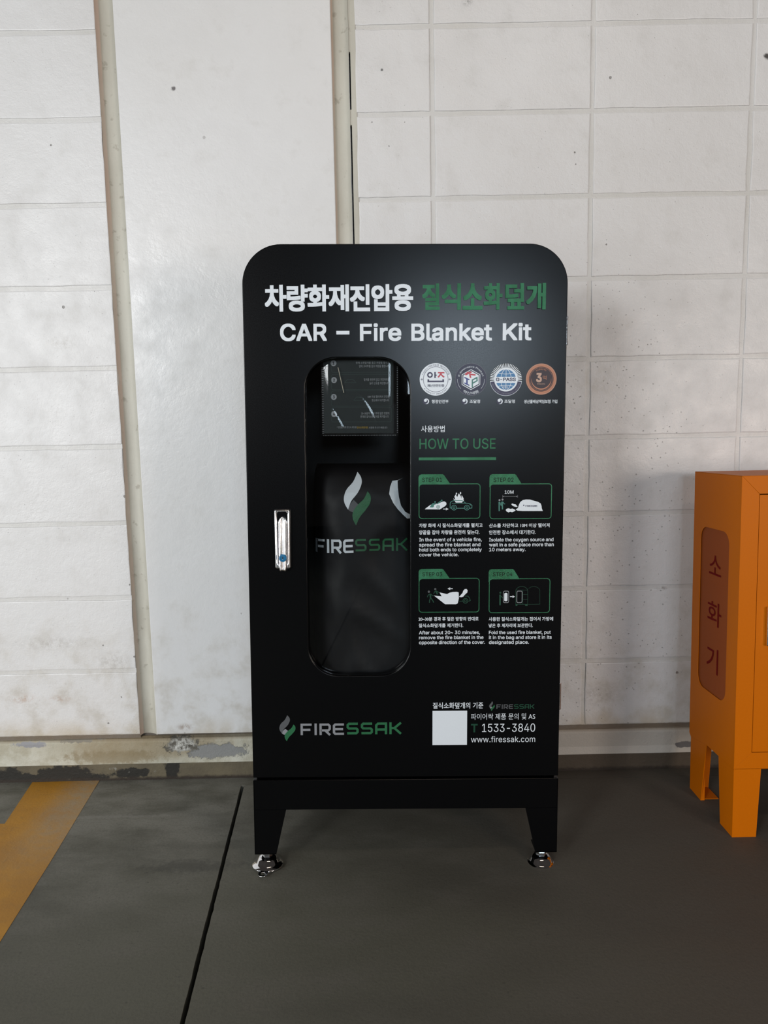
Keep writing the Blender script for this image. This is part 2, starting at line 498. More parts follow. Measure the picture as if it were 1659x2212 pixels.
def lathe(bm, prof, cx=0, cy=0, n=40, z0=0.0):
    rings = []
    for r, z in prof:
        if r < 1e-6:
            rings.append([bm.verts.new((cx, cy, z0 + z))])
        else:
            rings.append([bm.verts.new((cx + r * math.cos(2 * math.pi * k / n), cy + r * math.sin(2 * math.pi * k / n), z0 + z)) for k in range(n)])
    fs = []
    for a, b in zip(rings, rings[1:]):
        for k in range(n):
            k2 = (k + 1) % n
            if len(a) == 1 and len(b) == 1:
                continue
            if len(a) == 1:
                fs.append(bm.faces.new((a[0], b[k], b[k2])))
            elif len(b) == 1:
                fs.append(bm.faces.new((a[k], b[0], a[k2])))
            else:
                fs.append(bm.faces.new((a[k], b[k], b[k2], a[k2])))
    bmesh.ops.recalc_face_normals(bm, faces=fs)
    return bm


def rrect(x0, z0, x1, z1, r, seg=10, corners=(1, 1, 1, 1)):
    """rounded rectangle outline, counter-clockwise from the lower left; corners = LL, LR, UR, UL"""
    pts = []
    for (cx, cz, a0), on in zip(((x0 + r, z0 + r, 180), (x1 - r, z0 + r, 270), (x1 - r, z1 - r, 0), (x0 + r, z1 - r, 90)), corners):
        if on:
            for k in range(seg + 1):
                a = math.radians(a0 + 90 * k / seg)
                pts.append((cx + r * math.cos(a), cz + r * math.sin(a)))
        else:
            pts.append((x0 if a0 in (180, 90) else x1, z0 if a0 in (180, 270) else z1))
    return pts


def plate_with_hole(bm, outer, holes, y0, y1, bev=0.0):
    """flat plate in the xz plane with holes; y0 is the front face"""
    c = bpy.data.curves.new('tmp', 'CURVE')
    c.dimensions = '2D'
    c.fill_mode = 'BOTH'
    for ring in [outer] + holes:
        s = c.splines.new('POLY')
        s.points.add(len(ring) - 1)
        for i, (a, b) in enumerate(ring):
            s.points[i].co = (a, b, 0, 1)
        s.use_cyclic_u = True
    c.extrude = (y1 - y0) / 2 - bev
    c.bevel_depth = bev
    c.bevel_resolution = 1
    c.offset = -bev
    o = bpy.data.objects.new('tmp', c)
    COL.objects.link(o)
    dg = bpy.context.evaluated_depsgraph_get()
    me = bpy.data.meshes.new_from_object(o.evaluated_get(dg))
    me.transform(Matrix(((1, 0, 0, 0), (0, 0, -1, (y0 + y1) / 2), (0, 1, 0, 0), (0, 0, 0, 1))))
    bm.from_mesh(me)
    bpy.data.objects.remove(o)
    bpy.data.curves.remove(c)
    bpy.data.meshes.remove(me)
    bmesh.ops.remove_doubles(bm, verts=bm.verts, dist=1e-6)
    bmesh.ops.recalc_face_normals(bm, faces=bm.faces)
    return bm


# ---- flat print (vinyl lettering and marks), drawn in the x-z plane of the surface that carries it
_cache = {}
TXT = bpy.data.curves.new('lettering_source', 'FONT')
TXT.resolution_u = 3
HANGUL_FONT = TXT.font      # Blender's built-in font (with its fallbacks)
try:                        # Latin letters in Blender's own bundled interface font where it is present
    LATIN_FONT = bpy.data.fonts.load(os.path.join(bpy.utils.system_resource('DATAFILES'), 'fonts', 'Inter.woff2'))
except Exception:
    LATIN_FONT = HANGUL_FONT
TXT_OB = bpy.data.objects.new('lettering_source', TXT)
COL.objects.link(TXT_OB)


def glyphs(body, bold=0.0, space=1.0):
    key = (body, bold, space)
    if key not in _cache:
        TXT.font = HANGUL_FONT if any(ord(c) > 0x2000 for c in body) else LATIN_FONT
        TXT.body = body
        TXT.space_character = space
        dg = bpy.context.evaluated_depsgraph_get()
        cu = TXT_OB.evaluated_get(dg).to_curve(dg)
        loops = []
        for sp in cu.splines:
            bz = sp.bezier_points
            n = len(bz)
            pts = []
            for i in range(n):
                a, b = bz[i], bz[(i + 1) % n]
                chord = b.co - a.co
                flat = max(abs(chord.cross(a.handle_right - a.co).z), abs(chord.cross(b.handle_left - a.co).z)) < 1e-5
                q = [a.co.copy()] if flat else interpolate_bezier(a.co, a.handle_right, b.handle_left, b.co, 5)[:-1]
                pts += [(p.x, p.y) for p in q]
            pts = [p for k, p in enumerate(pts) if abs(p[0] - pts[k - 1][0]) + abs(p[1] - pts[k - 1][1]) > 1e-6]
            if len(pts) > 2:
                area2 = sum(pts[k][0] * pts[(k + 1) % len(pts)][1] - pts[(k + 1) % len(pts)][0] * pts[k][1] for k in range(len(pts)))
                loops.append((area2, pts))
        TXT_OB.evaluated_get(dg).to_curve_clear()
        # overlapping and self-crossing outlines: triangulate everything, keep what the outlines wind around
        pts = [Vector(p) for l in loops for p in l[1]]
        eds, k = [], 0
        for l in loops:
            n = len(l[1])
            eds += [(k + q, k + (q + 1) % n) for q in range(n)]
            k += n
        cv, _, cf, _, _, _ = delaunay_2d_cdt(pts, eds, [], 0, 1e-6)
        V = np.array([tuple(p) for p in cv])
        F = np.array([tuple(t) for t in cf])
        cen = V[F].mean(axis=1)
        P0 = np.array([tuple(pts[a]) for a, b in eds]); P1 = np.array([tuple(pts[b]) for a, b in eds])
        wind = np.zeros(len(F))
        for q in range(0, len(F), 800):
            c = cen[q:q + 800]
            up = (P0[:, 1] <= c[:, 1:2]) & (P1[:, 1] > c[:, 1:2])
            dn = (P0[:, 1] > c[:, 1:2]) & (P1[:, 1] <= c[:, 1:2])
            side = (P1[:, 0] - P0[:, 0]) * (c[:, 1:2] - P0[:, 1]) - (c[:, 0:1] - P0[:, 0]) * (P1[:, 1] - P0[:, 1])
            wind[q:q + 800] = (up & (side > 0)).sum(axis=1) - (dn & (side < 0)).sum(axis=1)
        v = [tuple(p) for p in V]
        f = [tuple(int(q) for q in t) for t, w in zip(F, wind) if w != 0]
        used = sorted({q for t in f for q in t})
        remap = {q: k for k, q in enumerate(used)}
        v = [v[q] for q in used]
        f = [tuple(remap[q] for q in t) for t in f]
        _cache[key] = (v, f)
    return _cache[key]


def convex(p):
    n = len(p)
    return all((p[(i + 1) % n][0] - p[i][0]) * (p[(i + 2) % n][1] - p[(i + 1) % n][1]) - (p[(i + 1) % n][1] - p[i][1]) * (p[(i + 2) % n][0] - p[(i + 1) % n][0]) >= -1e-12 for i in range(n))


class Print:
    def __init__(s, y=-0.0004):
        s.bm = bmesh.new()
        s.y = s.y0 = y

    def layer(s):
        # every stroke lies a few hundredths of a millimetre over the one before
        s.y -= 3e-5

    def face(s, pts):
        a = sum(pts[i][0] * pts[(i + 1) % len(pts)][1] - pts[(i + 1) % len(pts)][0] * pts[i][1] for i in range(len(pts)))
        if a < 0:
            pts = pts[::-1]
        pts = [p for i, p in enumerate(pts) if abs(p[0] - pts[i - 1][0]) + abs(p[1] - pts[i - 1][1]) > 1e-7]
        vs = [s.bm.verts.new((p[0], s.y, p[1])) for p in pts]
        if len(vs) <= 4 and len(vs) > 2 and convex(pts):
            s.bm.faces.new(vs)
        else:
            for t in tessellate_polygon([[Vector((p[0], p[1], 0)) for p in pts]]):
                s.bm.faces.new([vs[i] for i in t])
        return s

    def rect(s, x0, z0, x1, z1):
        return s.face([(x0, z0), (x1, z0), (x1, z1), (x0, z1)])

    def disc(s, cx, cz, r, rz=None, n=36):
        s.layer()
        rz = rz or r
        return s.face([(cx + r * math.cos(2 * math.pi * k / n), cz + rz * math.sin(2 * math.pi * k / n)) for k in range(n)])

    def ring(s, cx, cz, r, w, a0=0, a1=360, n=48, w1=None):
        s.layer()
        p = []
        for k in range(n + 1):
            a = math.radians(a0 + (a1 - a0) * k / n)
            ww = w if w1 is None else w + (w1 - w) * math.sin(math.pi * k / n)
            p.append(((cx + (r + ww / 2) * math.cos(a), cz + (r + ww / 2) * math.sin(a)), (cx + (r - ww / 2) * math.cos(a), cz + (r - ww / 2) * math.sin(a))))
        for q, t in zip(p, p[1:]):
            s.face([q[0], t[0], t[1], q[1]])
        return s

    def stroke(s, pts, w, closed=False):
        s.layer()
        n = len(pts)
        idx = range(n if closed else n - 1)
        offs = []
        for i in range(n):
            a = Vector(pts[i - 1]) if (closed or i > 0) else None
            b = Vector(pts[i])
            c = Vector(pts[(i + 1) % n]) if (closed or i < n - 1) else None
            d1 = (b - a).normalized() if a is not None else None
            d2 = (c - b).normalized() if c is not None else None
            if d1 is None: nn = Vector((-d2.y, d2.x)); k = 1
            elif d2 is None: nn = Vector((-d1.y, d1.x)); k = 1
            else:
                n1 = Vector((-d1.y, d1.x)); n2 = Vector((-d2.y, d2.x))
                nn = (n1 + n2)
                nn = nn.normalized() if nn.length > 1e-6 else n1
                k = 1 / max(0.5, nn.dot(n1))
            offs.append((b + nn * w / 2 * k, b - nn * w / 2 * k))
        for i in idx:
            j = (i + 1) % n
            s.face([tuple(offs[i][0]), tuple(offs[j][0]), tuple(offs[j][1]), tuple(offs[i][1])])
        return s

    def _add(s, v, f, fn):
        vs = [s.bm.verts.new((fn(*p)[0], s.y, fn(*p)[1])) for p in v]
        for q in f:
            try:
                s.bm.faces.new([vs[i] for i in q])
            except ValueError:
                pass

    def heavy(s, body, bx, b):
        """extra heavy letter: the glyph laid down several times, shifted by b metres, inside the box"""
        x0, z0, x1, z1 = bx
        for dx, dz in [(b * i / 2, b * j / 2) for i in range(-2, 3) for j in range(-2, 3) if max(abs(i), abs(j)) == 2]:
            s.text(body, (x0 + b + dx, z0 + b + dz, x1 - b + dx, z1 - b + dz))
        return s.text(body, (x0 + b, z0 + b, x1 - b, z1 - b))

    def text(s, body, bx, bold=0.0, cap=False, space=1.0):
        """fit the text into the box bx = (x0, z0, x1, z1); with cap=True z0..z1 are baseline and capital height"""
        v, f = glyphs(body, 0.0, space)
        xs = [p[0] for p in v]; ys = [p[1] for p in v]
        ax, bx_ = min(xs), max(xs)
        ay, by = (0.0, max(p[1] for p in glyphs('H' if ord(body[0]) < 0x2000 else body)[0])) if cap else (min(ys), max(ys))
        x0, z0, x1, z1 = bx
        d = bold * (z1 - z0)
        x0, z0, x1, z1 = x0 + d, z0 + d, x1 - d, z1 - d
        for dx, dz in ([(0, 0)] if not bold else [(-d, 0), (d, 0), (0, -d), (0, d)] if bold < 0.03 else
                       [(0, 0), (-d, 0), (d, 0), (0, -d), (0, d), (-d, -d), (d, -d), (-d, d), (d, d)]):
            s.layer()
            s._add(v, f, lambda a, b: (x0 + dx + (a - ax) / (bx_ - ax) * (x1 - x0), z0 + dz + (b - ay) / (by - ay) * (z1 - z0)))
        return s

    def arc(s, body, cx, cz, r, size, a0, a1, bold=0.0, inward=False):
        """letters along a circle from angle a0 to a1 (degrees); inward=True reads along the bottom"""
        adv = []
        for ch in body:
            if ch == ' ':
                adv.append(0.28)
            else:
                v, _ = glyphs(ch, 0.0)
                adv.append(max(p[0] for p in v) - min(p[0] for p in v) + 0.07)
        tot = sum(adv)
        t = 0
        for ch, w in zip(body, adv):
            mid = t + w / 2
            t += w
            if ch == ' ':
                continue
            a = math.radians(a0 + (a1 - a0) * mid / tot)
            v, f = glyphs(ch, 0.0)
            mx = (max(p[0] for p in v) + min(p[0] for p in v)) / 2
            th = a - math.pi / 2 if not inward else a + math.pi / 2
            wide = abs(math.radians(a1 - a0)) * r / (tot * size)
            px, pz = cx + r * math.cos(a), cz + r * math.sin(a)
            s._add(v, f, lambda q, w2: (px + ((q - mx) * wide * math.cos(th) - (w2 - 0.36) * math.sin(th)) * size,
                                        pz + ((q - mx) * wide * math.sin(th) + (w2 - 0.36) * math.cos(th)) * size))
        return s

    def build(s, name, mat, parent, label=None):
        o = obj(name, s.bm, mat, parent)
        if label:
            o['label'] = label
        return o


# wide squared logo letters drawn as strokes on a 0..1 square
TECH = {
    'F': [[(0.09, 0), (0.09, 0.9), (1, 0.9)], [(0.09, 0.46), (0.88, 0.46)]],
    'I': [[(0.5, 0), (0.5, 1)]],
    'R': [[(0.09, 0), (0.09, 0.9), (0.8, 0.9), (0.92, 0.78), (0.92, 0.52), (0.8, 0.4), (0.09, 0.4)], [(0.5, 0.4), (0.95, 0)]],
    'E': [[(1, 0.9), (0.2, 0.9), (0.09, 0.8), (0.09, 0.2), (0.2, 0.1), (1, 0.1)], [(0.09, 0.5), (0.92, 0.5)]],
    'S': [[(0.96, 0.9), (0.2, 0.9), (0.09, 0.8), (0.09, 0.6), (0.2, 0.5), (0.82, 0.5), (0.93, 0.4), (0.93, 0.2), (0.82, 0.1), (0.04, 0.1)]],
    'A': [[(0.09, 0), (0.09, 0.76), (0.24, 0.9), (0.92, 0.9), (0.92, 0)], [(0.09, 0.40), (0.92, 0.40)]],
    'K': [[(0.09, 0), (0.09, 1)], [(0.98, 0.97), (0.42, 0.52), (0.98, 0.03)], [(0.09, 0.52), (0.5, 0.52)]],
}


def tech(pr, word, bx, w=0.19):
    """squared logo lettering fitted into a box (x0, z0, x1, z1)"""
    x0, z0, x1, z1 = bx
    wid = {'I': 0.28}
    gap = 0.22
    tot = sum(wid.get(c, 1.0) for c in word) + gap * (len(word) - 1)
    k = (x1 - x0) / tot
    h = z1 - z0
    t = 0.0
    for c in word:
        cw = wid.get(c, 1.0)
        for st in TECH[c]:
            pr.stroke([(x0 + (t + (0 if c == 'I' else a) * cw + (0.14 if c == 'I' else 0)) * k, z0 + b * h) for a, b in st], w * h)
        t += cw + gap
    return pr


def smooth_loop(pts, n=6):
    """closed Catmull-Rom curve through the points"""
    out = []
    m_ = len(pts)
    for i in range(m_):
        p0, p1, p2, p3 = (Vector(pts[(i + k - 1) % m_]) for k in range(4))
        for j in range(n):
            t = j / n
            out.append(tuple(0.5 * ((2 * p1) + (p2 - p0) * t + (2 * p0 - 5 * p1 + 4 * p2 - p3) * t * t + (3 * p1 - p0 - 3 * p2 + p3) * t ** 3)))
    return out


# flame emblem in its own 0..1 frame: pale upper leaf, green lower leaf, grey fold between
def leaf(a, b):
    """pointed leaf from two edge polylines sharing their end points"""
    def cr(p):
        q = [Vector(p[0])] + [Vector(v) for v in p] + [Vector(p[-1])]
        o = []
        for i in range(1, len(q) - 2):
            for j in range(5):
                t = j / 5
                o.append(tuple(0.5 * ((2 * q[i]) + (q[i + 1] - q[i - 1]) * t + (2 * q[i - 1] - 5 * q[i] + 4 * q[i + 1] - q[i + 2]) * t * t + (3 * q[i] - q[i - 1] - 3 * q[i + 1] + q[i + 2]) * t ** 3)))
        o.append(tuple(p[-1]))
        return o
    return cr(a) + cr(b)[1:-1]


LEAF_UP = leaf([(0.50, 1.0), (0.635, 0.90), (0.655, 0.78), (0.52, 0.62), (0.27, 0.46), (0.15, 0.30)],
               [(0.15, 0.30), (0.02, 0.42), (0.0, 0.54), (0.10, 0.68), (0.34, 0.82), (0.50, 1.0)])
LEAF_LOW = leaf([(0.88, 0.645), (0.99, 0.56), (0.98, 0.43), (0.82, 0.30), (0.58, 0.15), (0.445, 0.0)],
                [(0.445, 0.0), (0.33, 0.12), (0.33, 0.25), (0.50, 0.38), (0.74, 0.50), (0.88, 0.645)])
LEAF_FOLD = [(0.15, 0.30), (0.20, 0.385), (0.36, 0.48), (0.45, 0.435), (0.53, 0.395), (0.36, 0.28), (0.33, 0.25), (0.22, 0.27)]


def flame(parent, bx, y, up, low, fold):
    x0, z0, x1, z1 = bx
    T = lambda L: [(x0 + a * (x1 - x0), z0 + b * (z1 - z0)) for a, b in L]
    Print(y).face(T(LEAF_FOLD)).build('emblem_fold', fold, parent)
    Print(y - 0.0001).face(T(LEAF_UP)).build('emblem_leaf', up, parent, 'pale upper leaf of the flame emblem')
    Print(y - 0.0001).face(T(LEAF_LOW)).build('emblem_leaf', low, parent, 'green lower leaf of the flame emblem')


# ================================================================== THE SETTING
# backing of the wall: one mesh, with a narrow open slot where the caulk has split
wall = bmesh.new()
box(wall, -3.2, -0.6672, 0.0032, 0.16, -0.02, 2.72)
box(wall, -0.6668, -0.0565, 0.0200, 0.16, -0.02, 2.72)
box(wall, -0.0535, -0.0412, 0.0115, 0.16, -0.02, 2.72)
box(wall, -0.0408, 3.2, 0.0032, 0.16, -0.02, 2.72)
box(wall, -3.2, 3.2, 0.19, 0.22, -0.02, 2.72)
wall = obj('wall_back', wall, M_MORTAR)
wall['kind'] = 'structure'


def block_bm(w, h, seed):
    """one concrete block: eased, slightly uneven arrises; front face at y=0"""
    rnd = random.Random(seed)
    bm = bmesh.new()
    box(bm, 0, w, 0, 0.012, 0, h)
    bmesh.ops.subdivide_edges(bm, edges=[e for e in bm.edges if abs(e.verts[0].co.x - e.verts[1].co.x) > 0.1], cuts=7)
    bmesh.ops.subdivide_edges(bm, edges=[e for e in bm.edges if abs(e.verts[0].co.z - e.verts[1].co.z) > 0.1], cuts=3)
    for v in bm.verts:
        if v.co.y < 0.006:
            edge = min(v.co.x, w - v.co.x, v.co.z, h - v.co.z) < 0.001
            v.co.y += rnd.uniform(-0.0004, 0.0004)
            if edge:
                if v.co.x < 0.001 or w - v.co.x < 0.001: v.co.x += rnd.uniform(-0.0012, 0.0012)
                if v.co.z < 0.001 or h - v.co.z < 0.001: v.co.z += rnd.uniform(-0.0010, 0.0010)
    fe = [e for e in bm.edges if e.verts[0].co.y < 0.006 and e.verts[1].co.y < 0.006 and len(e.link_faces) == 2
          and any(f.normal.y < -0.9 for f in e.link_faces) and any(f.normal.y > -0.5 for f in e.link_faces)]
    bmesh.ops.bevel(bm, geom=fe, offset=0.0028, segments=2, affect='EDGES', profile=0.6)
    return bm


def block(w, h, x, z, key, dy=0.0):
    """meshes of alike blocks are shared"""
    if key not in BLK:
        BLK[key] = obj('concrete_block', block_bm(w, h, hash(key) % 997 if not isinstance(key, int) else key), M_BLOCK, wall, smooth=False)
        o = BLK[key]
    else:
        o = BLK[key].copy()
        COL.objects.link(o)
    o.location = (x, dy, z)
    return o


BLK = {}
J = 0.0105
rows = [1.909 - 0.2 * k for k in range(-4, 9)]
rowh = {}
rnd = random.Random(3)
for i, z in enumerate(rows):
    h = 0.2 - J
    z0 = z - 0.2 + J / 2
    if i == len(rows) - 1:
        z0 = 0.130
        h = z - J / 2 - 0.130
    tag = 1 if i == len(rows) - 1 else 0
    # right of the pier: a half block, then whole ones in a straight bond
    block(0.1455 + 0.041 - J / 2, h, -0.041, z0, 10 + tag, rnd.uniform(0, 0.0008))
    for k in range(5):
        block(0.393 - J, h, 0.1455 + 0.393 * k + J / 2, z0, 20 + tag + 2 * (k % 2 + i % 2), rnd.uniform(0, 0.0010))
    # left of the pier
    for k in range(5):
        block(0.393 - J, h, -0.6675 - 0.393 * (k + 1) + J, z0, 30 + tag + 2 * ((k + i) % 2), rnd.uniform(0, 0.0010))

# smooth concrete pier standing between the block panels
pb = bmesh.new()
box(pb, -0.622, -0.0985, -0.002, 0.016, 0.128, 2.72, 0.002, 2)
obj('concrete_pier', pb, M_PIER, wall)['label'] = 'smooth white-painted concrete pier between the block panels'


def cove(name, x0, x1, depth, z0, z1, skew, label):
    """hollow run of caulk between pier and blocks, with a hand-smoothed wavy edge"""
    bm = bmesh.new()
    cols = 9
    nz = 60
    grid = []
    for j in range(nz + 1):
        z = z0 + (z1 - z0) * j / nz
        wob = 0.0022 * noise.noise(Vector((x0 * 9, 0, z * 5))) + 0.001 * noise.noise(Vector((x1, 3, z * 21)))
        row = []
        for i in range(cols):
            t = i / (cols - 1)
            y = -0.001 + depth * (math.sin(math.pi * t ** skew) ** 0.55 if 0 < t < 1 else 0)
            row.append(bm.verts.new((x0 + (x1 - x0) * t + wob, y + 0.0008 * noise.noise(Vector((t * 3, z * 8, 1))), z)))
        grid.append(row)
    for a, b in zip(grid, grid[1:]):
        for i in range(cols - 1):
            bm.faces.new((a[i], a[i + 1], b[i + 1], b[i]))
    o = obj(name, bm, M_CAULK, wall, smooth=True)
    o['label'] = label
    return o


cove('caulk_strip', -0.6668, -0.6195, 0.0180, 0.126, 2.72, 0.62, 'hollow beige caulk run left of the pier')
cove('caulk_strip', -0.1000, -0.0572, 0.0170, 0.126, 2.72, 0.70, 'hollow beige caulk run right of the pier')
# flat caulk lip right of the split, bridging the split where it has held
lip = bmesh.new()
box(lip, -0.0533, -0.0395, 0.0010, 0.012, 0.126, 2.72, 0.0012, 2)
obj('caulk_lip', lip, M_CAULK, wall)['label'] = 'flat beige caulk lip right of the dark split'
for za, zb in ((0.126, 0.30), (0.72, 0.733), ((-0.0567, 1.6851)[1], (-0.0557, 1.7216)[1]), ((-0.0603, 1.8532)[1], 2.72)):
    br = bmesh.new()
    box(br, -0.0585, -0.0520, 0.0008, 0.011, za, zb, 0.001, 1)
    obj('caulk_bridge', br, M_CAULK, wall)

# plinth and painted skirting running along the wall
pl = bmesh.new()
prism(pl, [(-0.004, 0.047), (-0.0045, 0.108), (-0.0015, 0.117), (0.012, 0.120), (0.012, 0.047)], -3.2, 3.2, axis='x')
bmesh.ops.subdivide_edges(pl, edges=[e for e in pl.edges if abs(e.verts[0].co.x - e.verts[1].co.x) > 1], cuts=160)
for v in pl.verts:
    if v.co.y < 0:
        v.co.y += 0.0012 * noise.noise(Vector((v.co.x * 9, v.co.z * 20, 0)))
        v.co.z += 0.0012 * noise.noise(Vector((v.co.x * 6, 4, 0)))
pl = obj('trim_1', pl, M_PLINTH)
pl['kind'] = 'structure'
sk = bmesh.new()
box(sk, -3.2, 3.2, -0.0032, 0.012, 0.0, 0.047)
sk = obj('baseboard_back', sk, M_SKIRT)
sk['kind'] = 'structure'

# floor: concrete slabs with a sawn joint between them and a cement strip along the wall
fl = bmesh.new()
box(fl, -3.2, 3.2, -9.0, 0.2, -0.14, -0.04)
fl = obj('floor', fl, M_BLACK_IN if False else M_FLOOR)
fl['kind'] = 'structure'
SJ = [(-0.3857, -0.047), (-0.3626, -0.452), (-0.338, -0.8213)]
W0 = 0.0044


def slab(name, left):
    bm = bmesh.new()
    edge = []
    n = 90
    ax, ay = SJ[0]
    sl = (SJ[2][0] - SJ[0][0]) / (SJ[2][1] - SJ[0][1])
    for k in range(n + 1):
        y = -0.048 - 1.6 * k / n
        x = ax + sl * (y - ay) + (-W0 if left else W0) + 0.0014 * noise.noise(Vector((y * 45, 0.7 if left else 9, 0)))
        edge.append((x, y))
    x = ax + sl * (-9 - ay)
    edge.append((x + (-W0 if left else W0), -9.0))
    pts = edge + ([(-3.2, -9.0), (-3.2, -0.048)] if left else [(3.2, -9.0), (3.2, -0.048)])
    prism(bm, pts, -0.04, 0.0, axis='z')
    return obj(name, bm, M_FLOOR, fl)


slab('floor_slab', True)
slab('floor_slab', False)
st = bmesh.new()
box(st, -3.2, 3.2, -0.0462, 0.01, -0.04, -0.0003)
obj('cement_strip', st, M_FLOOR, fl)['label'] = 'narrow cement strip along the foot of the wall'
yl = bmesh.new()
prism(yl, [(-0.968, -0.0044), (-0.7856, -0.002), (-0.7529, -0.3694), (-0.7341, -0.6236), (-0.72, -1.30), (-0.90, -1.35), (-0.91, -0.36), (-1.55, -0.35), (-1.55, -0.185),
           (-0.9369, -0.2122)], 0.0, 0.0006, axis='z')
yl = obj('painted_line', yl, M_STRIPE, fl)
yl['label'] = 'worn yellow painted floor line'

# ================================================================== BLACK CABINET
cab = thing('equipment_cabinet', 'tall black steel cabinet with arched corners, window and white lettering, standing against the wall', 'cabinet',
            (0.0386, -0.4258, 0.0), (-0.0271, 0.01528, 0.0006))
X0, X1, ZT = -0.3257, 0.3252, 1.310
ZB = 0.2068
RC = 0.078
# body: open-fronted shell with rounded upper corners, back panel
bd = bmesh.new()
plate_with_hole(bd, rrect(X0 + .004, 0.2012, X1 - .004, ZT - .004, RC - .004, 12, (0, 0, 1, 1)),
                [rrect(X0 + .0065, 0.2037, X1 - .0065, ZT - .0065, RC - .0065, 12, (0, 0, 1, 1))], 0.0195, 0.345)
plate_with_hole(bd, rrect(X0 + .004, 0.2012, X1 - .004, ZT - .004, RC - .004, 12, (0, 0, 1, 1)), [], 0.345, 0.348)
obj('body', bd, M_BLACK, cab)
# door
WX0, WZ0, WX1, WZ1 = -0.2040, 0.4285, 0.0095, 1.0878
dr = bmesh.new()
plate_with_hole(dr, rrect(X0, ZB, X1, ZT, RC, 16, (0, 0, 1, 1)), [rrect(WX0, WZ0, WX1, WZ1, 0.064, 14)[::-1]], 0.0, 0.0180, 0.0016)
door = obj('door', dr, M_BLACK, cab)
gl = bmesh.new()
prism(gl, rrect(WX0 - 0.010, WZ0 - 0.010, WX1 + 0.010, WZ1 + 0.010, 0.07, 8), 0.0186, 0.0190)
obj('window_pane', gl, M_GLASS, door)['label'] = 'clear window sheet behind the door'
for zc in (1.1414, 0.3766):
    h = bmesh.new()
    lathe(h, [(0.0, -0.029), (0.0042, -0.029), (0.0045, -0.028), (0.0045, 0.028), (0.0042, 0.029), (0.0, 0.029)], X1 + 0.0022, 0.0165, 18, zc)
    box(h, X1 - 0.0005, X1 + 0.0012, 0.012, 0.050, zc - 0.027, zc + 0.027)
    obj('hinge', h, M_HANDLE, cab, smooth=False)['label'] = 'chrome hinge on the right side'

# base frame: apron ring, four splayed-in legs on levelling feet
bf = bmesh.new()
zt, za = 0.2012, 0.1352
box(bf, X0, X1, 0.0, 0.002, za, zt, 0.0006, 1)
box(bf, X0, X1, 0.340, 0.342, za, zt)
box(bf, X0, X0 + .002, 0.0, 0.342, za, zt)
box(bf, X1 - .002, X1, 0.0, 0.342, za, zt)
box(bf, X0 + .002, X1 - .002, 0.002, 0.340, zt - .002, zt - 0.0002)
obj('base_frame', bf, M_BLACK, cab)


def cab_leg(sx, front):
    bm = bmesh.new()
    xo = X0 if sx < 0 else X1
    ti, bi = 0.069, 0.0462
    d = -sx
    fy = (0.0, 0.002) if front else (0.340, 0.342)
    prism(bm, [(xo, 0.0350), (xo + d * bi, 0.0350), (xo + d * ti, za), (xo, za)], fy[0], fy[1])
    sy = 1 if front else -1
    y_ = 0.0 if front else 0.342
    prism(bm, [(y_, 0.0350), (y_ + sy * bi, 0.0350), (y_ + sy * ti, za), (y_, za)], xo if sx > 0 else xo, xo + d * 0.002, axis='x')
    box(bm, min(xo, xo + d * bi), max(xo, xo + d * bi), min(y_, y_ + sy * bi), max(y_, y_ + sy * bi), 0.0355, 0.038)
    return obj('leg', bm, M_BLACK, cab)


def foot(leg, x, y):
    lift = 0.0 if y < 0.1 else 0.0086      # the cabinet leans back a little: its rear feet are screwed in further
    bm = bmesh.new()
    lathe(bm, [(0, 0), (0.0330, 0.0), (0.0345, 0.0012), (0.0335, 0.0030), (0.0275, 0.0052), (0.0245, 0.0080), (0.0215, 0.0150), (0.0165, 0.0195), (0.009, 0.0210), (0, 0.0210)], x, y, 48, lift)
    f = obj('levelling_foot', bm, M_CHROME, leg, smooth=True)
    bm = bmesh.new()
    lathe(bm, [(0, 0), (0.0105, 0), (0.0112, 0.0015), (0.0112, 0.0075), (0.0105, 0.009), (0.0, 0.009)], x, y, 6, 0.0200 + lift)
    lathe(bm, [(0.0055, 0.0), (0.0055, 0.032 - lift)], x, y, 20, 0.0210 + lift)
    obj('adjusting_nut', bm, M_ZINC, leg)
    return f


for sx, front, fx, fy in ((-1, True, -0.3020, 0.0225), (1, True, 0.2955, 0.0190), (-1, False, -0.300, 0.318), (1, False, 0.300, 0.318)):
    lg = cab_leg(sx, front)
    foot(lg, fx, fy)
    if sx < 0 and front:
        # small eyelet lug for a floor bolt
        ex, ey = -0.3060, -0.0185
        ring = [(ex + 0.0105 * math.cos(math.radians(a)), ey + 0.0105 * math.sin(math.radians(a))) for a in range(170, 371, 20)]
        outer = [(ex - 0.0105, ey + 0.012)] + ring + [(ex + 0.0105, ey + 0.012)]
        t = bmesh.new()
        c2 = [(ex + 0.0052 * math.cos(math.radians(a)), ey - 0.001 + 0.0052 * math.sin(math.radians(a))) for a in range(0, 360, 30)]
        plate_with_hole(t, [(a, b) for a, b in outer], [c2[::-1]], -0.00125, 0.00125)
        bmesh.ops.transform(t, matrix=Matrix(((1, 0, 0, 0), (0, 0, 1, 0), (0, -1, 0, 0.0022), (0, 0, 0, 1))), verts=t.verts)
        obj('bolt_lug', t, M_CHROME, lg)['label'] = 'chrome lug with a bolt hole'

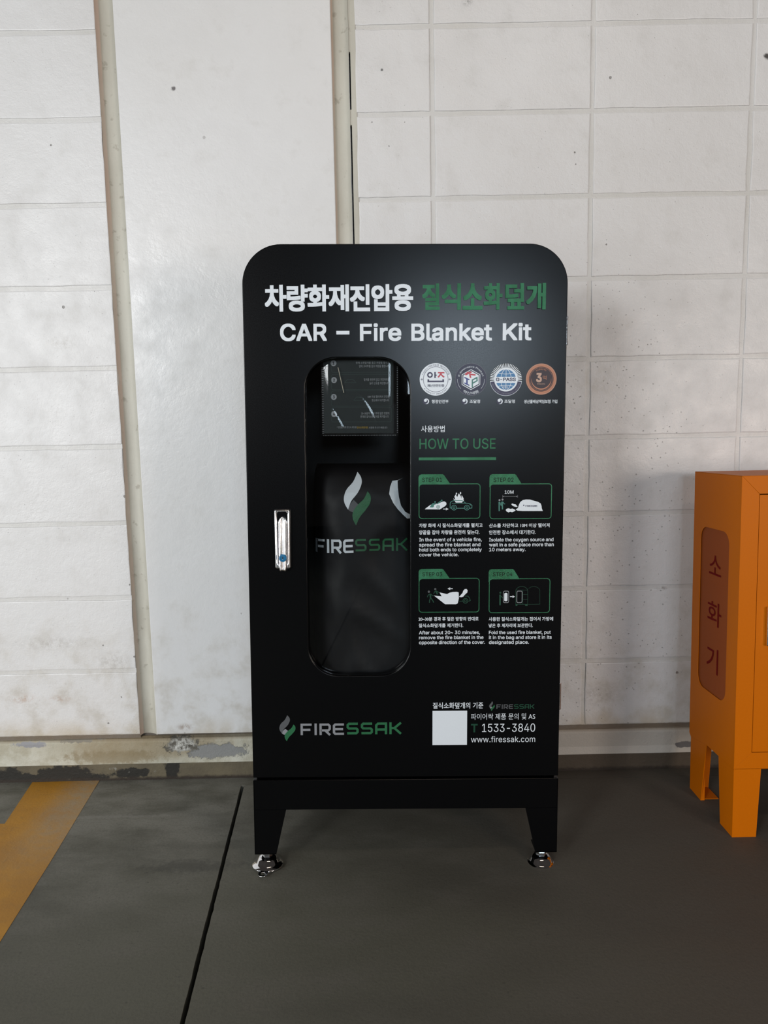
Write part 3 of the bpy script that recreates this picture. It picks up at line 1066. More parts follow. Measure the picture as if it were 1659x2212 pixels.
# swing handle with a blue lock
hx0, hx1, hz0, hz1 = (-0.27091, 0.6561, -0.23723, 0.78031)[0], 0, 0, 0
HB = (-0.26953, 0.65874, -0.23719, 0.78163)
hx0, hz0, hx1, hz1 = HB
hp = bmesh.new()
plate_with_hole(hp, rrect(hx0, hz0, hx1, hz1, 0.004, 4), [rrect(hx0 + .0058, hz0 + .010, hx1 - .0058, hz1 - .0055, 0.0035, 4)[::-1]], -0.0085, 0.0, 0.0028)
handle = obj('door_handle', hp, M_HANDLE, door, smooth=False)
handle['label'] = 'chrome swing handle'
rc_ = bmesh.new()
box(rc_, hx0 + .004, hx1 - .004, -0.0022, -0.0004, hz0 + .006, hz1 - .003)
obj('handle_recess', rc_, M_BLACK, door)
lv = bmesh.new()
cxh = (hx0 + hx1) / 2 + 0.0005
wl = 0.0098
zt_, zb_ = hz1 - 0.0155, hz0 - 0.0035
nseg = 40
sec = [(-1, 0.0), (-0.97, 0.25), (-0.88, 0.55), (-0.72, 0.82), (-0.50, 0.98), (-0.30, 0.86), (-0.12, 0.70), (0.05, 0.66), (0.20, 0.76), (0.38, 0.95), (0.55, 1.0), (0.76, 0.84), (0.90, 0.55), (0.97, 0.25), (1, 0.0)]
prev = None
outl = []
for k in range(nseg + 1):
    t = k / nseg
    z = zt_ + (zb_ - zt_) * t
    ww = wl * (math.sqrt(max(0.0, 1 - (1 - min(1, t / 0.12)) ** 2)) if t < 0.12 else 1.0)
    ww = max(ww, 0.0012)
    if t > 0.96: ww *= 0.90
    hgt = 0.0105 + 0.004 * t
    row = [lv.verts.new((cxh + a * ww, -0.001 - hgt * (0.10 + 0.90 * b) if 0 < i < len(sec) - 1 else -0.001, z)) for i, (a, b) in enumerate(sec)]
    if prev:
        for i in range(len(sec) - 1):
            lv.faces.new((prev[i], prev[i + 1], row[i + 1], row[i]))
    else:
        lv.faces.new(row)
    prev = row
lv.faces.new(prev[::-1])
bmesh.ops.recalc_face_normals(lv, faces=lv.faces)
lever = obj('handle_lever', lv, M_HANDLE, door, smooth=True)
lx, lz = [(-0.25186, 0.6824)][0]
lk = bmesh.new()
lathe(lk, [(0, 0.0), (0.0078, 0.0), (0.0078, 0.0050), (0.0072, 0.0062), (0.0050, 0.0064), (0.0046, 0.0056), (0, 0.0056)], 0, 0, 28)
bmesh.ops.transform(lk, matrix=Matrix(((1, 0, 0, lx), (0, 0, -1, -0.0125), (0, 1, 0, lz), (0, 0, 0, 1))), verts=lk.verts)
obj('lock_cap', lk, M_LOCK, door, smooth=False)['label'] = 'round blue lock cap'
kh = bmesh.new()
box(kh, lx - 0.0011, lx + 0.0009, -0.0186, -0.0178, lz - 0.0030, lz + 0.0032, 0.0006, 1)
obj('keyhole_cover', kh, M_CHROME, door)

# ---------------- print on the door
WP = Print()
for ch, a, b in (('차', 58, 287), ('량', 290, 512), ('화', 508, 737), ('재', 730, 945), ('진', 955, 1167), ('압', 1180, 1402), ('용', 1400, 1620)):
    WP.heavy(ch, ((-0.25510 + 0.00092620 * (560 + a / 4.879 - 600)), 1.1784, (-0.25510 + 0.00092620 * (560 + b / 4.879 - 600)), 1.23087), 0.0017)
WP.build('title_lettering', M_WHITE, door, 'bold white Korean title')
GP = Print()
for ch, a, b in (('질', 155, 340), ('식', 360, 562), ('소', 580, 792), ('화', 802, 1000), ('덮', 1030, 1230), ('개', 1250, 1457)):
    GP.heavy(ch, ((-0.25506 + 0.00092608 * (880 + a / 4.879 - 600)), 1.18067, (-0.25506 + 0.00092608 * (880 + b / 4.879 - 600)), 1.23268), 0.0016)
GP.build('title_lettering', M_FOIL, door, 'green foil Korean title')
for w_, bx in (('CAR', (-0.25169, 1.12071, -0.15788, 1.15445)), ('Fire', (-0.09142, 1.1204, -0.00836, 1.15398)), ('Blanket', (0.01183, 1.12022, 0.17416, 1.15401)), ('Kit', (0.1956, 1.12044, 0.25359, 1.15407))):
    Print().text(w_, bx, 0.036, cap=True).build('subtitle_word', M_WHITE, door)
Print().rect(*(-0.13883, 1.13316, -0.11253, 1.14027)).build('subtitle_dash', M_WHITE, door)

Print().text('사용방법', (0.03153, 0.93735, 0.07971, 0.95083), 0.008).build('section_lettering', M_WHITE, door)
Print().text('HOW TO USE', (0.02825, 0.90342, 0.18382, 0.92429), 0.010, cap=True).build('section_lettering', M_FOIL, door, 'green HOW TO USE heading')
Print().rect(*(0.02704, 0.8805, 0.1849, 0.88598)).build('heading_rule', M_FOIL, door)


def frame_outline(x0, z0, x1, z1, r):
    return rrect(x0, z0, x1, z1, r, 6)


def step_panel(bx, tab, label_bx, label):
    x0, z0, x1, z1 = bx
    Print().stroke(frame_outline(x0 + .0008, z0, x1, z1, 0.0062), 0.0016, True).build('step_frame', M_FOIL, door)
    tx0, tz1, txa, txb = tab
    pts = [(tx0, z1 - 0.0062), (tx0, tz1 - 0.006), (tx0 + 0.0018, tz1 - 0.0018), (tx0 + 0.006, tz1), (txa - 0.003, tz1), (txa, tz1 - 0.0018), (txb, z1 + 0.0004),
           (txb, z1 - 0.0010), (tx0 + 0.0075, z1 - 0.0010), (tx0 + 0.003, z1 - 0.0030), (tx0 + 0.0014, z1 - 0.0075)]
    Print(-0.0005).face(pts).build('step_tab', M_FOIL, door)
    Print(-0.0006).text(label, label_bx, 0.010, cap=True).build('step_number', M_BLACK_IN, door)


step_panel((0.0267, 0.76067, 0.15286, 0.83179), ([(0.02639, 0.85171)][0][0], [(0.02639, 0.85171)][0][1], [(0.07863, 0.83213)][0][0], [(0.09098, 0.83207)][0][0]),
           (0.03399, 0.83603, 0.07442, 0.84458), 'STEP 01')
step_panel((0.17269, 0.75958, 0.29988, 0.83113), ([(0.17185, 0.85145)][0][0], [(0.17185, 0.85145)][0][1], [(0.22644, 0.83146)][0][0], [(0.23766, 0.83141)][0][0]),
           (0.18023, 0.83538, 0.22139, 0.84392), 'STEP 02')
step_panel((0.02679, 0.56412, 0.15262, 0.63539), ([(0.02667, 0.65558)][0][0], [(0.02667, 0.65558)][0][1], [(0.07842, 0.63584)][0][0], [(0.09092, 0.63577)][0][0]),
           (0.03446, 0.64035, 0.07569, 0.64843), 'STEP 03')
step_panel((0.17289, 0.56229, 0.29997, 0.63401), ([(0.17216, 0.65441)][0][0], [(0.17216, 0.65441)][0][1], [(0.22473, 0.63505)][0][0], [(0.23581, 0.63499)][0][0]),
           (0.18092, 0.63956, 0.22173, 0.64764), 'STEP 04')

PARA = [
    [('차량 화재 시 질식소화덮개를 펼치고', (0.02739, 0.74203, 0.15865, 0.75048), 0), ('양끝을 잡아 차량을 완전히 덮는다.', (0.0274, 0.72742, 0.15246, 0.73627), 0),
     ('In the event of a vehicle fire,', (0.02779, 0.71314, 0.15709, 0.72047), 1), ('spread the fire blanket and', (0.02779, 0.70253, 0.15441, 0.70987), 1),
     ('hold both ends to completely', (0.0278, 0.69227, 0.15727, 0.69962), 1), ('cover the vehicle.', (0.0278, 0.68194, 0.10959, 0.6891), 1)],
    [('산소를 차단하고 10M 이상 떨어져', (0.17193, 0.74133, 0.29695, 0.74979), 0), ('안전한 장소에서 대기한다.', (0.17208, 0.72677, 0.26867, 0.73563), 0),
     ('Isolate the oxygen source and', (0.17222, 0.7124, 0.30553, 0.71973), 1), ('wait in a safe place more than', (0.17233, 0.70196, 0.3064, 0.70931), 1),
     ('10 meters away.', (0.17243, 0.69186, 0.24831, 0.69921), 1)],
    [('20~30분 경과 후 덮은 방향의 반대로', (0.02643, 0.54542, 0.15198, 0.55409), 0), ('질식소화덮개를 제거한다.', (0.02701, 0.5317, 0.11994, 0.54038), 0),
     ('After about 20~ 30 minutes,', (0.02751, 0.51717, 0.15504, 0.52458), 1), ('remove the fire blanket in the', (0.02751, 0.50665, 0.1626, 0.51398), 1),
     ('opposite direction of the cover.', (0.02752, 0.49613, 0.1659, 0.50357), 1)],
    [('사용한 질식소화덮개는 접어서 가방에', (0.17309, 0.54434, 0.30802, 0.55302), 0), ('넣은 후 제자리에 보관한다.', (0.17322, 0.53074, 0.2656, 0.53953), 0),
     ('Fold the used fire blanket, put', (0.17375, 0.51668, 0.30349, 0.52401), 1), ('it in the bag and store it in its', (0.17385, 0.50608, 0.30553, 0.51341), 1),
     ('designated place.', (0.17396, 0.49571, 0.25789, 0.50315), 1)],
]
for para in PARA:
    P_ = Print()
    for body, bx, cap in para:
        P_.text(body, bx, 0.028 if cap else 0.020, cap=bool(cap))
    P_.build('instruction_text', M_WHITE, door)

# step 1: blanket rolled out towards a burning car
A = Print(-0.0006)
A.face([(0.03973, 0.78053), (0.05074, 0.78878), (0.06121, 0.79131), (0.06818, 0.79201), (0.07644, 0.79566), (0.06822, 0.77947), (0.03973, 0.77979)])
A.layer()
A.face([(0.06818, 0.79201), (0.07735, 0.79584), (0.08066, 0.79564), (0.08361, 0.79286), (0.08363, 0.78917), (0.08143, 0.78642), (0.06969, 0.7791), (0.06638, 0.77985), (0.06269, 0.78466), (0.06452, 0.79019)])
A.stroke([(0.07705, 0.78017), (0.0844, 0.78013)], 0.0016).face([(0.08292, 0.78291), (0.08844, 0.78012), (0.08294, 0.77737)])
A.face([(0.10308, 0.79332), (0.09938, 0.79886), (0.0979, 0.802), (0.10232, 0.79885), (0.10008, 0.80567), (0.10299, 0.81025), (0.10596, 0.80435), (0.10885, 0.81243), (0.11311, 0.8069), (0.11406, 0.801), (0.11512, 0.80873), (0.1192, 0.8019), (0.11848, 0.79877), (0.12032, 0.79877), (0.11595, 0.79326)])
A.disc(*[(0.10427, 0.81172)][0], 0.0013, 0.0021).disc(*[(0.1127, 0.81278)][0], 0.0013, 0.0025)
A.build('pictogram', M_WHITE, door)
A = Print(-0.0008)
A.face([(0.0491, 0.78362), (0.05056, 0.7862), (0.05496, 0.79207), (0.05863, 0.79279), (0.06231, 0.7902), (0.05791, 0.78837), (0.05828, 0.78616), (0.05645, 0.78359)])
A.stroke([(0.06378, 0.79056), (0.07294, 0.79678)], 0.0020).disc(*[(0.06046, 0.79481)][0], 0.0016).disc(*[(0.07422, 0.79806)][0], 0.0015)
A.ring(*[(0.06674, 0.78483)][0], 0.0032, 0.0009).ring(*[(0.06674, 0.78483)][0], 0.0014, 0.0007)
A.stroke([(0.09432, 0.78156), (0.09137, 0.78268), (0.09133, 0.79227), (0.09388, 0.79594), (0.09939, 0.79739), (0.11592, 0.79731), (0.12367, 0.79212), (0.1325, 0.7906), (0.13639, 0.78727), (0.13624, 0.7821), (0.1311, 0.78139)], 0.0013)
A.stroke([(0.1048, 0.7817), (0.12043, 0.78162)], 0.0013).stroke([(0.09482, 0.79189), (0.12331, 0.79175)], 0.0010).stroke([(0.13066, 0.79098), (0.13289, 0.78802), (0.13583, 0.78801)], 0.0009)
for c_ in [(0.09946, 0.78301), (0.12576, 0.78289)]:
    A.ring(c_[0], c_[1], 0.0050, 0.0013).ring(c_[0], c_[1], 0.0020, 0.0011)
A.build('pictogram', M_TEAL, door)
# step 2: covered car, two people ten metres away
A = Print(-0.0006)
A.face([(0.22644, 0.77872), (0.23119, 0.78165), (0.23312, 0.78847), (0.2358, 0.79399), (0.2409, 0.79784), (0.24732, 0.7991), (0.2556, 0.79887), (0.26299, 0.79663), (0.27223, 0.794), (0.2778, 0.79066), (0.27973, 0.78549), (0.28018, 0.78087), (0.28248, 0.77513), (0.2403, 0.77533), (0.23016, 0.77612)])
A.face([(0.20584, 0.77753), (0.20802, 0.78029), (0.21206, 0.78101), (0.21575, 0.7797), (0.21979, 0.7806), (0.22461, 0.77836), (0.22647, 0.77651), (0.22282, 0.77431), (0.21916, 0.77285), (0.21546, 0.77397), (0.21179, 0.77251), (0.20809, 0.77438)])
A.face([(0.2171, 0.78984), (0.22003, 0.79093), (0.22299, 0.78944), (0.22631, 0.78906), (0.22892, 0.78609), (0.23042, 0.78387), (0.22637, 0.78389), (0.22268, 0.78502), (0.21934, 0.78688)])
A.text('10M', (0.20338, 0.81122, 0.22174, 0.81802), 0.02, cap=True)
A.build('pictogram', M_WHITE, door)
A = Print(-0.0006)
A.stroke([(0.19962, 0.80558), (0.22976, 0.80544)], 0.0005).stroke([(0.19923, 0.80815), (0.19929, 0.803)], 0.0005).stroke([(0.23009, 0.8082), (0.23016, 0.80304)], 0.0005)
A.face([(0.19962, 0.80558), (0.20218, 0.80685), (0.20221, 0.80428)]).face([(0.22976, 0.80544), (0.22717, 0.80674), (0.22721, 0.80416)])
A.build('pictogram', M_GREY, door)
A = Print(-0.0006)
A.disc(*[(0.19291, 0.79806)][0], 0.0020)
A.build('pictogram', M_GREY, door)
A = Print(-0.0006)
A.disc(*[(0.19915, 0.79914)][0], 0.0020)
A.build('pictogram', M_GREY, door)
A = Print(-0.0006)
A.stroke([(0.19222, 0.79438), (0.19261, 0.77537)], 0.0026).stroke([(0.19387, 0.794), (0.19578, 0.78773)], 0.0014)
A.build('pictogram', M_TEAL, door)
A = Print(-0.0006)
A.stroke([(0.19864, 0.79509), (0.1992, 0.77885)], 0.0026).stroke([(0.20012, 0.79434), (0.20238, 0.79028), (0.20459, 0.7899)], 0.0014).stroke([(0.19736, 0.79435), (0.19617, 0.78588)], 0.0014)
A.build('pictogram', M_TEAL, door)
tp = Print(-0.0009)
tech(tp, 'FIRESSAK', (0.24659, 0.78411, 0.27052, 0.78743))
tp.face([(x, z) for x, z in [(0.24287, 0.78898), (0.244, 0.78676), (0.24218, 0.78529), (0.24161, 0.78677)]]).build('pictogram', M_NAVY, door)
# step 3: the cover pulled off
A = Print(-0.0006)
A.face([(0.05856, 0.59945), (0.07475, 0.59747), (0.07025, 0.60599), (0.08589, 0.60232), (0.09108, 0.60531), (0.09758, 0.60678), (0.10595, 0.60711), (0.11004, 0.60596), (0.11049, 0.59349), (0.10831, 0.58291), (0.10497, 0.58085), (0.08188, 0.58098), (0.07721, 0.5846)])
A.stroke([(0.09773, 0.61376), (0.09104, 0.61379)], 0.0016).face([(0.09233, 0.61661), (0.08677, 0.61382), (0.09236, 0.61096)])
A.face([(0.11084, 0.59632), (0.11491, 0.60102), (0.11823, 0.60478), (0.11932, 0.60892), (0.12264, 0.61268), (0.12636, 0.61303), (0.12861, 0.61), (0.1279, 0.60548), (0.12457, 0.60248), (0.12198, 0.59985), (0.11977, 0.59684), (0.11568, 0.59573)])
A.build('pictogram', M_WHITE, door)
A = Print(-0.0006)
A.stroke([(0.05074, 0.60327), (0.05169, 0.59344)], 0.0032).stroke([(0.04944, 0.6029), (0.0461, 0.59989), (0.04499, 0.59612)], 0.0014).stroke([(0.05132, 0.59382), (0.04947, 0.58911), (0.04929, 0.58438)], 0.0018)
A.stroke([(0.05244, 0.59382), (0.05617, 0.58907), (0.05804, 0.58471)], 0.0018).stroke([(0.05204, 0.60326), (0.0554, 0.59909), (0.05875, 0.59907)], 0.0014)
A.stroke([(0.06207, 0.60962), (0.06599, 0.60205)], 0.0030).stroke([(0.06095, 0.60925), (0.05799, 0.60323)], 0.0014).stroke([(0.06244, 0.60999), (0.06914, 0.60581)], 0.0014)
A.ring(*[(0.12411, 0.58812)][0], 0.0050, 0.0014).ring(*[(0.12411, 0.58812)][0], 0.0022, 0.0012)
A.stroke([(0.11089, 0.58744), (0.11834, 0.5874)], 0.0012).stroke([(0.12311, 0.59795), (0.12925, 0.59792), (0.13244, 0.59431), (0.13435, 0.58863), (0.13063, 0.58695)], 0.0014)
A.build('pictogram', M_CARTEXT, door)
A = Print(-0.0006)
A.disc(*[(0.04795, 0.60762)][0], 0.0024)
A.build('pictogram', M_DIM, door)
A = Print(-0.0006)
A.disc(*[(0.06131, 0.61302)][0], 0.0022)
A.build('pictogram', M_DIM, door)
# step 4: folded blanket going back into the cabinet
A = Print(-0.0006)
A.face(rrect(*(0.20523, 0.5867, 0.21175, 0.60428), 0.0022, 4))
A.stroke([(0.21714, 0.5963), (0.22366, 0.59626)], 0.0016).face([(0.2225, 0.5991), (0.2272, 0.59624), (0.22258, 0.59343)])
A.build('pictogram', M_WHITE, door)
A = Print(-0.0006)
A.stroke(rrect(*(0.20336, 0.58367, 0.21435, 0.60805), 0.0028, 4), 0.0013, True)
A.build('pictogram', M_GREY, door)
A = Print(-0.0006)
A.stroke(rrect(*(0.2313, 0.58351, 0.24229, 0.6079), 0.0028, 4), 0.0013, True)
A.build('pictogram', M_GREY, door)
A = Print(-0.0006)
A.stroke([(0.19623, 0.60057), (0.19648, 0.57825)], 0.0032).stroke([(0.19794, 0.59792), (0.20247, 0.59298)], 0.0016).disc(*[(0.19675, 0.60472)][0], 0.0021)
A.stroke([(0.22927, 0.58033), (0.22888, 0.60983), (0.23088, 0.61359), (0.23511, 0.61658), (0.24124, 0.61768), (0.24758, 0.61652), (0.2519, 0.61347), (0.25382, 0.60969), (0.25426, 0.58019)], 0.0008)
A.stroke([(0.2552, 0.57981), (0.27944, 0.58005), (0.27895, 0.60955), (0.27703, 0.61334), (0.27233, 0.61638), (0.26617, 0.61736), (0.25986, 0.61645), (0.25563, 0.61308)], 0.0006)
A.stroke([(0.22962, 0.6102), (0.25382, 0.61007)], 0.0007).stroke([(0.24358, 0.60975), (0.244, 0.58025)], 0.0007)
A.stroke([(0.24371, 0.60068), (0.25396, 0.60063)], 0.0007).stroke([(0.24386, 0.59047), (0.25411, 0.59042)], 0.0007).stroke([(0.22927, 0.58014), (0.25426, 0.58)], 0.0009)
A.face([(0.22853, 0.57996), (0.23338, 0.57993), (0.23212, 0.57653), (0.22914, 0.57655)]).face([(0.24811, 0.57985), (0.25445, 0.57981), (0.25376, 0.57641), (0.24928, 0.57643)])
A.build('pictogram', M_CARTEXT, door)

# ---------------- four round badges
RB = 0.0324
B1, B2, B3, B4 = [(0.06105, 1.04343), (0.13246, 1.043), (0.20326, 1.04238), (0.27475, 1.04323)]
u = 0.0324 / 178.0     # badge drawing unit


def at(c, ref, pts):
    return [(c[0] + (a - ref[0]) * u, c[1] - (b - ref[1]) * u) for a, b in pts]


def bat(c, ref, a, b, a2, b2):
    p = at(c, ref, [(a, b2), (a2, b)])
    return (p[0][0], p[0][1], p[1][0], p[1][1])


Print(-0.0005).disc(*B1, RB, n=64).build('badge_disc', M_WHITE, door)
q = Print(-0.0007)
R1 = (257, 249)
q.ring(*B1, 138 * u, 4 * u)
q.arc('K-SAFETY 지속가능한 재난안전산업', *B1, 157 * u, 27 * u, 160, 20, 0.012)
q.arc('K-SAFETY INDUSTRY', *B1, 157 * u, 28 * u, 217, 323, 0.02, inward=True)
for s_ in (-155, 155):
    q.ring(B1[0] + s_ * u, B1[1], 7 * u, 5 * u, n=16)
q.ring(*at(B1, R1, [(193, 200)])[0], 24 * u, 15 * u, n=28)
q.stroke(at(B1, R1, [(249, 168), (249, 234)]), 15 * u).stroke(at(B1, R1, [(252, 203), (268, 203)]), 12 * u)
q.stroke(at(B1, R1, [(174, 248), (174, 271), (340, 271), (340, 248)]), 17 * u)
q.text('재난안전인증', bat(B1, R1, 163, 302, 352, 332), 0.02)
q.build('badge_print', M_NAVY, door)
q = Print(-0.0008)
q.stroke(at(B1, R1, [(282, 176), (353, 176)]), 14 * u).stroke(at(B1, R1, [(320, 180), (284, 226)]), 15 * u).stroke(at(B1, R1, [(316, 196), (350, 226)]), 15 * u)
q.build('badge_print', M_RED, door)

Print(-0.0005).disc(*B2, RB, n=64).build('badge_disc', M_PLUM, door)
R2 = (640, 249)
q = Print(-0.0007)
q.ring(*B2, 176 * u, 2 * u)
q.build('badge_print', M_GREY, door)
q = Print(-0.0007)
q.arc('K-Innovative Product', *B2, 144 * u, 34 * u, 166, 14, 0.01)
q.arc('혁신제품', *B2, 150 * u, 34 * u, 235, 305, 0.015, inward=True)
q.ring(*B2, 150 * u, 2.5 * u, 178, 222, n=12).ring(*B2, 150 * u, 2.5 * u, -42, 2, n=12)
q.stroke(at(B2, R2, [(640, 141), (739, 196), (739, 305), (640, 361), (541, 305), (541, 196)]), 7 * u, True)
q.face(at(B2, R2, [(640, 156), (725, 203), (725, 297), (640, 345), (555, 297), (555, 203)]))
q.build('badge_print', M_WHITE, door)
q = Print(-0.0009)
q.stroke(at(B2, R2, [(612, 168), (575, 196), (640, 232)][:2]), 20 * u)
q.stroke(at(B2, R2, [(580, 196), (645, 166)]), 17 * u).stroke(at(B2, R2, [(622, 192), (690, 200)]), 16 * u).stroke(at(B2, R2, [(625, 190), (636, 232)]), 16 * u)
q.build('badge_print', M_RED, door)
q = Print(-0.0009)
q.stroke(at(B2, R2, [(566, 226), (622, 252)]), 13 * u).stroke(at(B2, R2, [(595, 240), (595, 300)]), 17 * u).stroke(at(B2, R2, [(566, 286), (622, 314)]), 13 * u)
q.build('badge_print', M_INDIGO, door)
q = Print(-0.0009)
q.stroke(at(B2, R2, [(655, 335), (655, 255), (705, 228), (708, 262), (660, 290)]), 14 * u)
q.build('badge_print', M_TEAL, door)

R3 = (1019, 249)
Print(-0.0005).disc(*B3, RB, n=64).build('badge_disc', M_WHITE, door)
q = Print(-0.0007)
for k in range(31):
    a = math.radians(-3 + 186 * k / 30)
    r0_, r1_, w0, w1 = 132, 179, 0.018, 0.028
    q.face([(B3[0] + r * u * math.cos(a + s_ * w), B3[1] + r * u * math.sin(a + s_ * w)) for r, w, s_ in ((r0_, w0, -1), (r1_, w1, -1), (r1_, w1, 1), (r0_, w0, 1))])
q.build('badge_print', M_BLACK_IN, door)
q = Print(-0.0007)
q.ring(*B3, 152 * u, 44 * u, 188, 352, n=40)
q.text('G-PASS', bat(B3, R3, 908, 228, 1128, 264), 0.035, cap=True)
q.build('badge_print', M_NAVY, door)
q = Print(-0.0009)
q.arc('Government · Performance · Assured', *B3, 152 * u, 20 * u, 196, 344, 0.0, inward=True)
q.build('badge_print', M_GREY, door)
q = Print(-0.0007)


def seg_disc(pr, c, r, zlo, zhi, n=20):
    """slice of a disc between two heights, relative to its centre"""
    a1, a2 = math.asin(zlo / r), math.asin(zhi / r)
    pts = [(c[0] + r * math.cos(a1 + (a2 - a1) * k / n), c[1] + r * math.sin(a1 + (a2 - a1) * k / n)) for k in range(n + 1)]
    pts += [(2 * c[0] - x, z) for x, z in pts[::-1]]
    pr.face(pts)


seg_disc(q, B3, 112 * u, 32 * u, 111.9 * u)
seg_disc(q, B3, 112 * u, -111.9 * u, -36 * u)
q.build('badge_print', M_BLUE, door)
q = Print(-0.0009)
for s_ in (1, -1):
    zz = (32 * u, 110 * u) if s_ > 0 else (-36 * u, -110 * u)
    q.stroke([(B3[0], B3[1] + zz[0]), (B3[0], B3[1] + zz[1])], 5 * u)
    for f_ in (0.52, -0.52):
        q.stroke([(B3[0] + f_ * 112 * u * math.sqrt(max(0, 1 - (z / (112 * u)) ** 2)), B3[1] + z) for z in [zz[0] + (zz[1] - zz[0]) * k / 8 for k in range(9)]], 5 * u)
    q.stroke([(B3[0] + x * u, B3[1] + s_ * (62 + 12 * (x / 90) ** 2) * u) for x in range(-88, 89, 22)], 5 * u)
q.text('PPS', bat(B3, R3, 988, 322, 1042, 342), 0.0, cap=True)
q.build('badge_print', M_WHITE, door)

R4_ = (1403, 244)
Print(-0.0005).disc(*B4, 171 * u, n=64).build('badge_disc', M_BRONZE, door)
Print(-0.0007).disc(*B4, 137 * u, n=56).build('badge_disc', M_BRONZE_DARK, door)
q = Print(-0.0008)
q.ring(*B4, 166 * u, 4 * u)
q.build('badge_print', M_BRONZE_PALE, door)
q = Print(-0.0009)
q.ring(*B4, 128 * u, 3 * u).ring(*B4, 110 * u, 0.5 * u, 175, 365, n=40, w1=15 * u)
q.text('억', bat(B4, R4_, 1418, 206, 1460, 252), 0.0)
q.arc('생산물배상책임', *B4, 108 * u, 20 * u, 125, 60, 0.0)
q.build('badge_print', M_BRONZE, door)
q = Print(-0.0010)
q.text('3', bat(B4, R4_, 1345, 176, 1408, 278), 0.05)
q.text('최대보상한도', bat(B4, R4_, 1356, 289, 1448, 305), 0.0)
q.build('badge_print', M_BRONZE_PALE, door)
# captions under the badges
for body, bx in (('행정안전부', (0.053, 0.99555, 0.0872, 1.00281)), ('조달청', (0.12987, 0.99566, 0.15131, 1.00273)), ('조달청', (0.20059, 0.99558, 0.22213, 1.00265)),
                 ('생산물배상책임보험 가입', (0.24039, 0.99479, 0.30826, 1.00223))):
    Print().text(body, bx, 0.020).build('badge_caption', M_WHITE, door)
for c_ in [(0.04154, 0.99957), (0.11972, 0.99927), (0.19109, 0.99901)]:
    Print(-0.0004).disc(c_[0], c_[1], 0.0066).build('government_emblem', M_PLUM, door)
    q = Print(-0.0006)
    q.ring(c_[0], c_[1], 0.0050, 0.0006, -100, 110, n=24, w1=0.0024)
    q.disc(c_[0] - 0.0012, c_[1] + 0.0018, 0.0030, n=20)
    q.build('government_emblem', M_WHITE, door)

# ---------------- foot of the door: maker's logo and contact block
flame(door, (-0.26763, 0.28751, -0.23386, 0.34444), -0.0004, M_DIM, M_FOIL_FLAT, M_GREY)
q = Print(); tech(q, 'FIRE', (-0.22274, 0.3006, -0.13125, 0.32595)); q.build('logo_lettering', M_GREY, door, 'grey half of the logo lettering')
q = Print(); tech(q, 'SSAK', (-0.12555, 0.30147, -0.01016, 0.32743)); q.build('logo_lettering', M_FOIL_FLAT, door, 'green half of the logo lettering')
q = Print()
q.text('질식소화덮개의 기준', (0.05684, 0.35636, 0.16354, 0.37007), 0.014)
q.text('파이어싹 제품 문의 및 AS', (0.13767, 0.33184, 0.27367, 0.34541), 0.0)
q.text('1533-3840', (0.16133, 0.30497, 0.27406, 0.32284), 0.0, cap=True)
q.text('www.firessak.com', (0.13804, 0.28246, 0.27446, 0.29488), 0.0, cap=True)
q.build('contact_lettering', M_WHITE, door)
Print().text('T', (0.13786, 0.30426, 0.152, 0.32294), 0.045, cap=True).build('contact_lettering', M_CARTEXT, door, 'dark green letter T')
Print().rect(*(0.05626, 0.27673, 0.1295, 0.35183)).build('white_square', M_WHITE, door)
flame(door, (0.17599, 0.35042, 0.18775, 0.37202), -0.0004, M_DIM, M_FOIL_FLAT, M_GREY)
q = Print(); tech(q, 'FIRE', (0.19158, 0.35509, 0.22637, 0.36498)); q.build('logo_lettering', M_DIM, door)
q = Print(); tech(q, 'SSAK', (0.22882, 0.35501, 0.27146, 0.36511)); q.build('logo_lettering', M_CARTEXT, door)

# ================================================================== INSIDE THE CABINET
CM = cab.matrix_basis.copy()
CAB_M = Matrix.Translation((0.0386, -0.4258, 0.0)) @ (Matrix.Rotation(0.0006, 4, 'Z') @ Matrix.Rotation(0.01528, 4, 'Y') @ Matrix.Rotation(-0.0271, 4, 'X'))


def inside(name, label, cat, x, y, z):
    """a thing standing or hanging in the cabinet; its parts keep cabinet coordinates shifted to its base"""
    p = CAB_M @ Vector((x, y, z))
    return thing(name, label, cat, p, CAB_M.to_euler())


def bag_mesh(bm, x0, x1, z0, z1, yf, yb, seed):
    """soft bag: pillowed box with creases"""
    nx, nz_, rows_ = 22, 44, []
    def surf(side):
        g = []
        for j in range(nz_ + 1):
            r = []
            for i in range(nx + 1):
                s_, t_ = i / nx * 2 - 1, j / nz_ * 2 - 1
                puff = (1 - abs(s_) ** 5) ** 0.5 * (1 - abs(t_) ** 8) ** 0.5
                inset = 0.010 * (1 - (1 - t_ ** 6) ** 0.5) if abs(t_) < 1 else 0.010
                x = (x0 + x1) / 2 + s_ * ((x1 - x0) / 2 - inset)
                z = (z0 + z1) / 2 + t_ * (z1 - z0) / 2
                mid = (yf + yb) / 2
                w = noise.noise(Vector((x * 12, z * 7, seed)))
                cr = abs(noise.noise(Vector((x * 9 + z * 4, z * 5, seed + 4))))
                y = mid + side * ((yf - mid) * puff + 0.007 * w * puff - 0.010 * max(0, 0.12 - cr) / 0.12 * puff * (1 if side > 0 else 0) * 0.6)
                r.append((x, y, z))
            g.append(r)
        return g
    for side in (1, -1):
        g = [[bm.verts.new(p) for p in r] for r in surf(side)]
        for a, b in zip(g, g[1:]):
            for i in range(nx):
                bm.faces.new((a[i], a[i + 1], b[i + 1], b[i]))
    bmesh.ops.remove_doubles(bm, verts=bm.verts, dist=0.0004)
    bmesh.ops.recalc_face_normals(bm, faces=bm.faces)


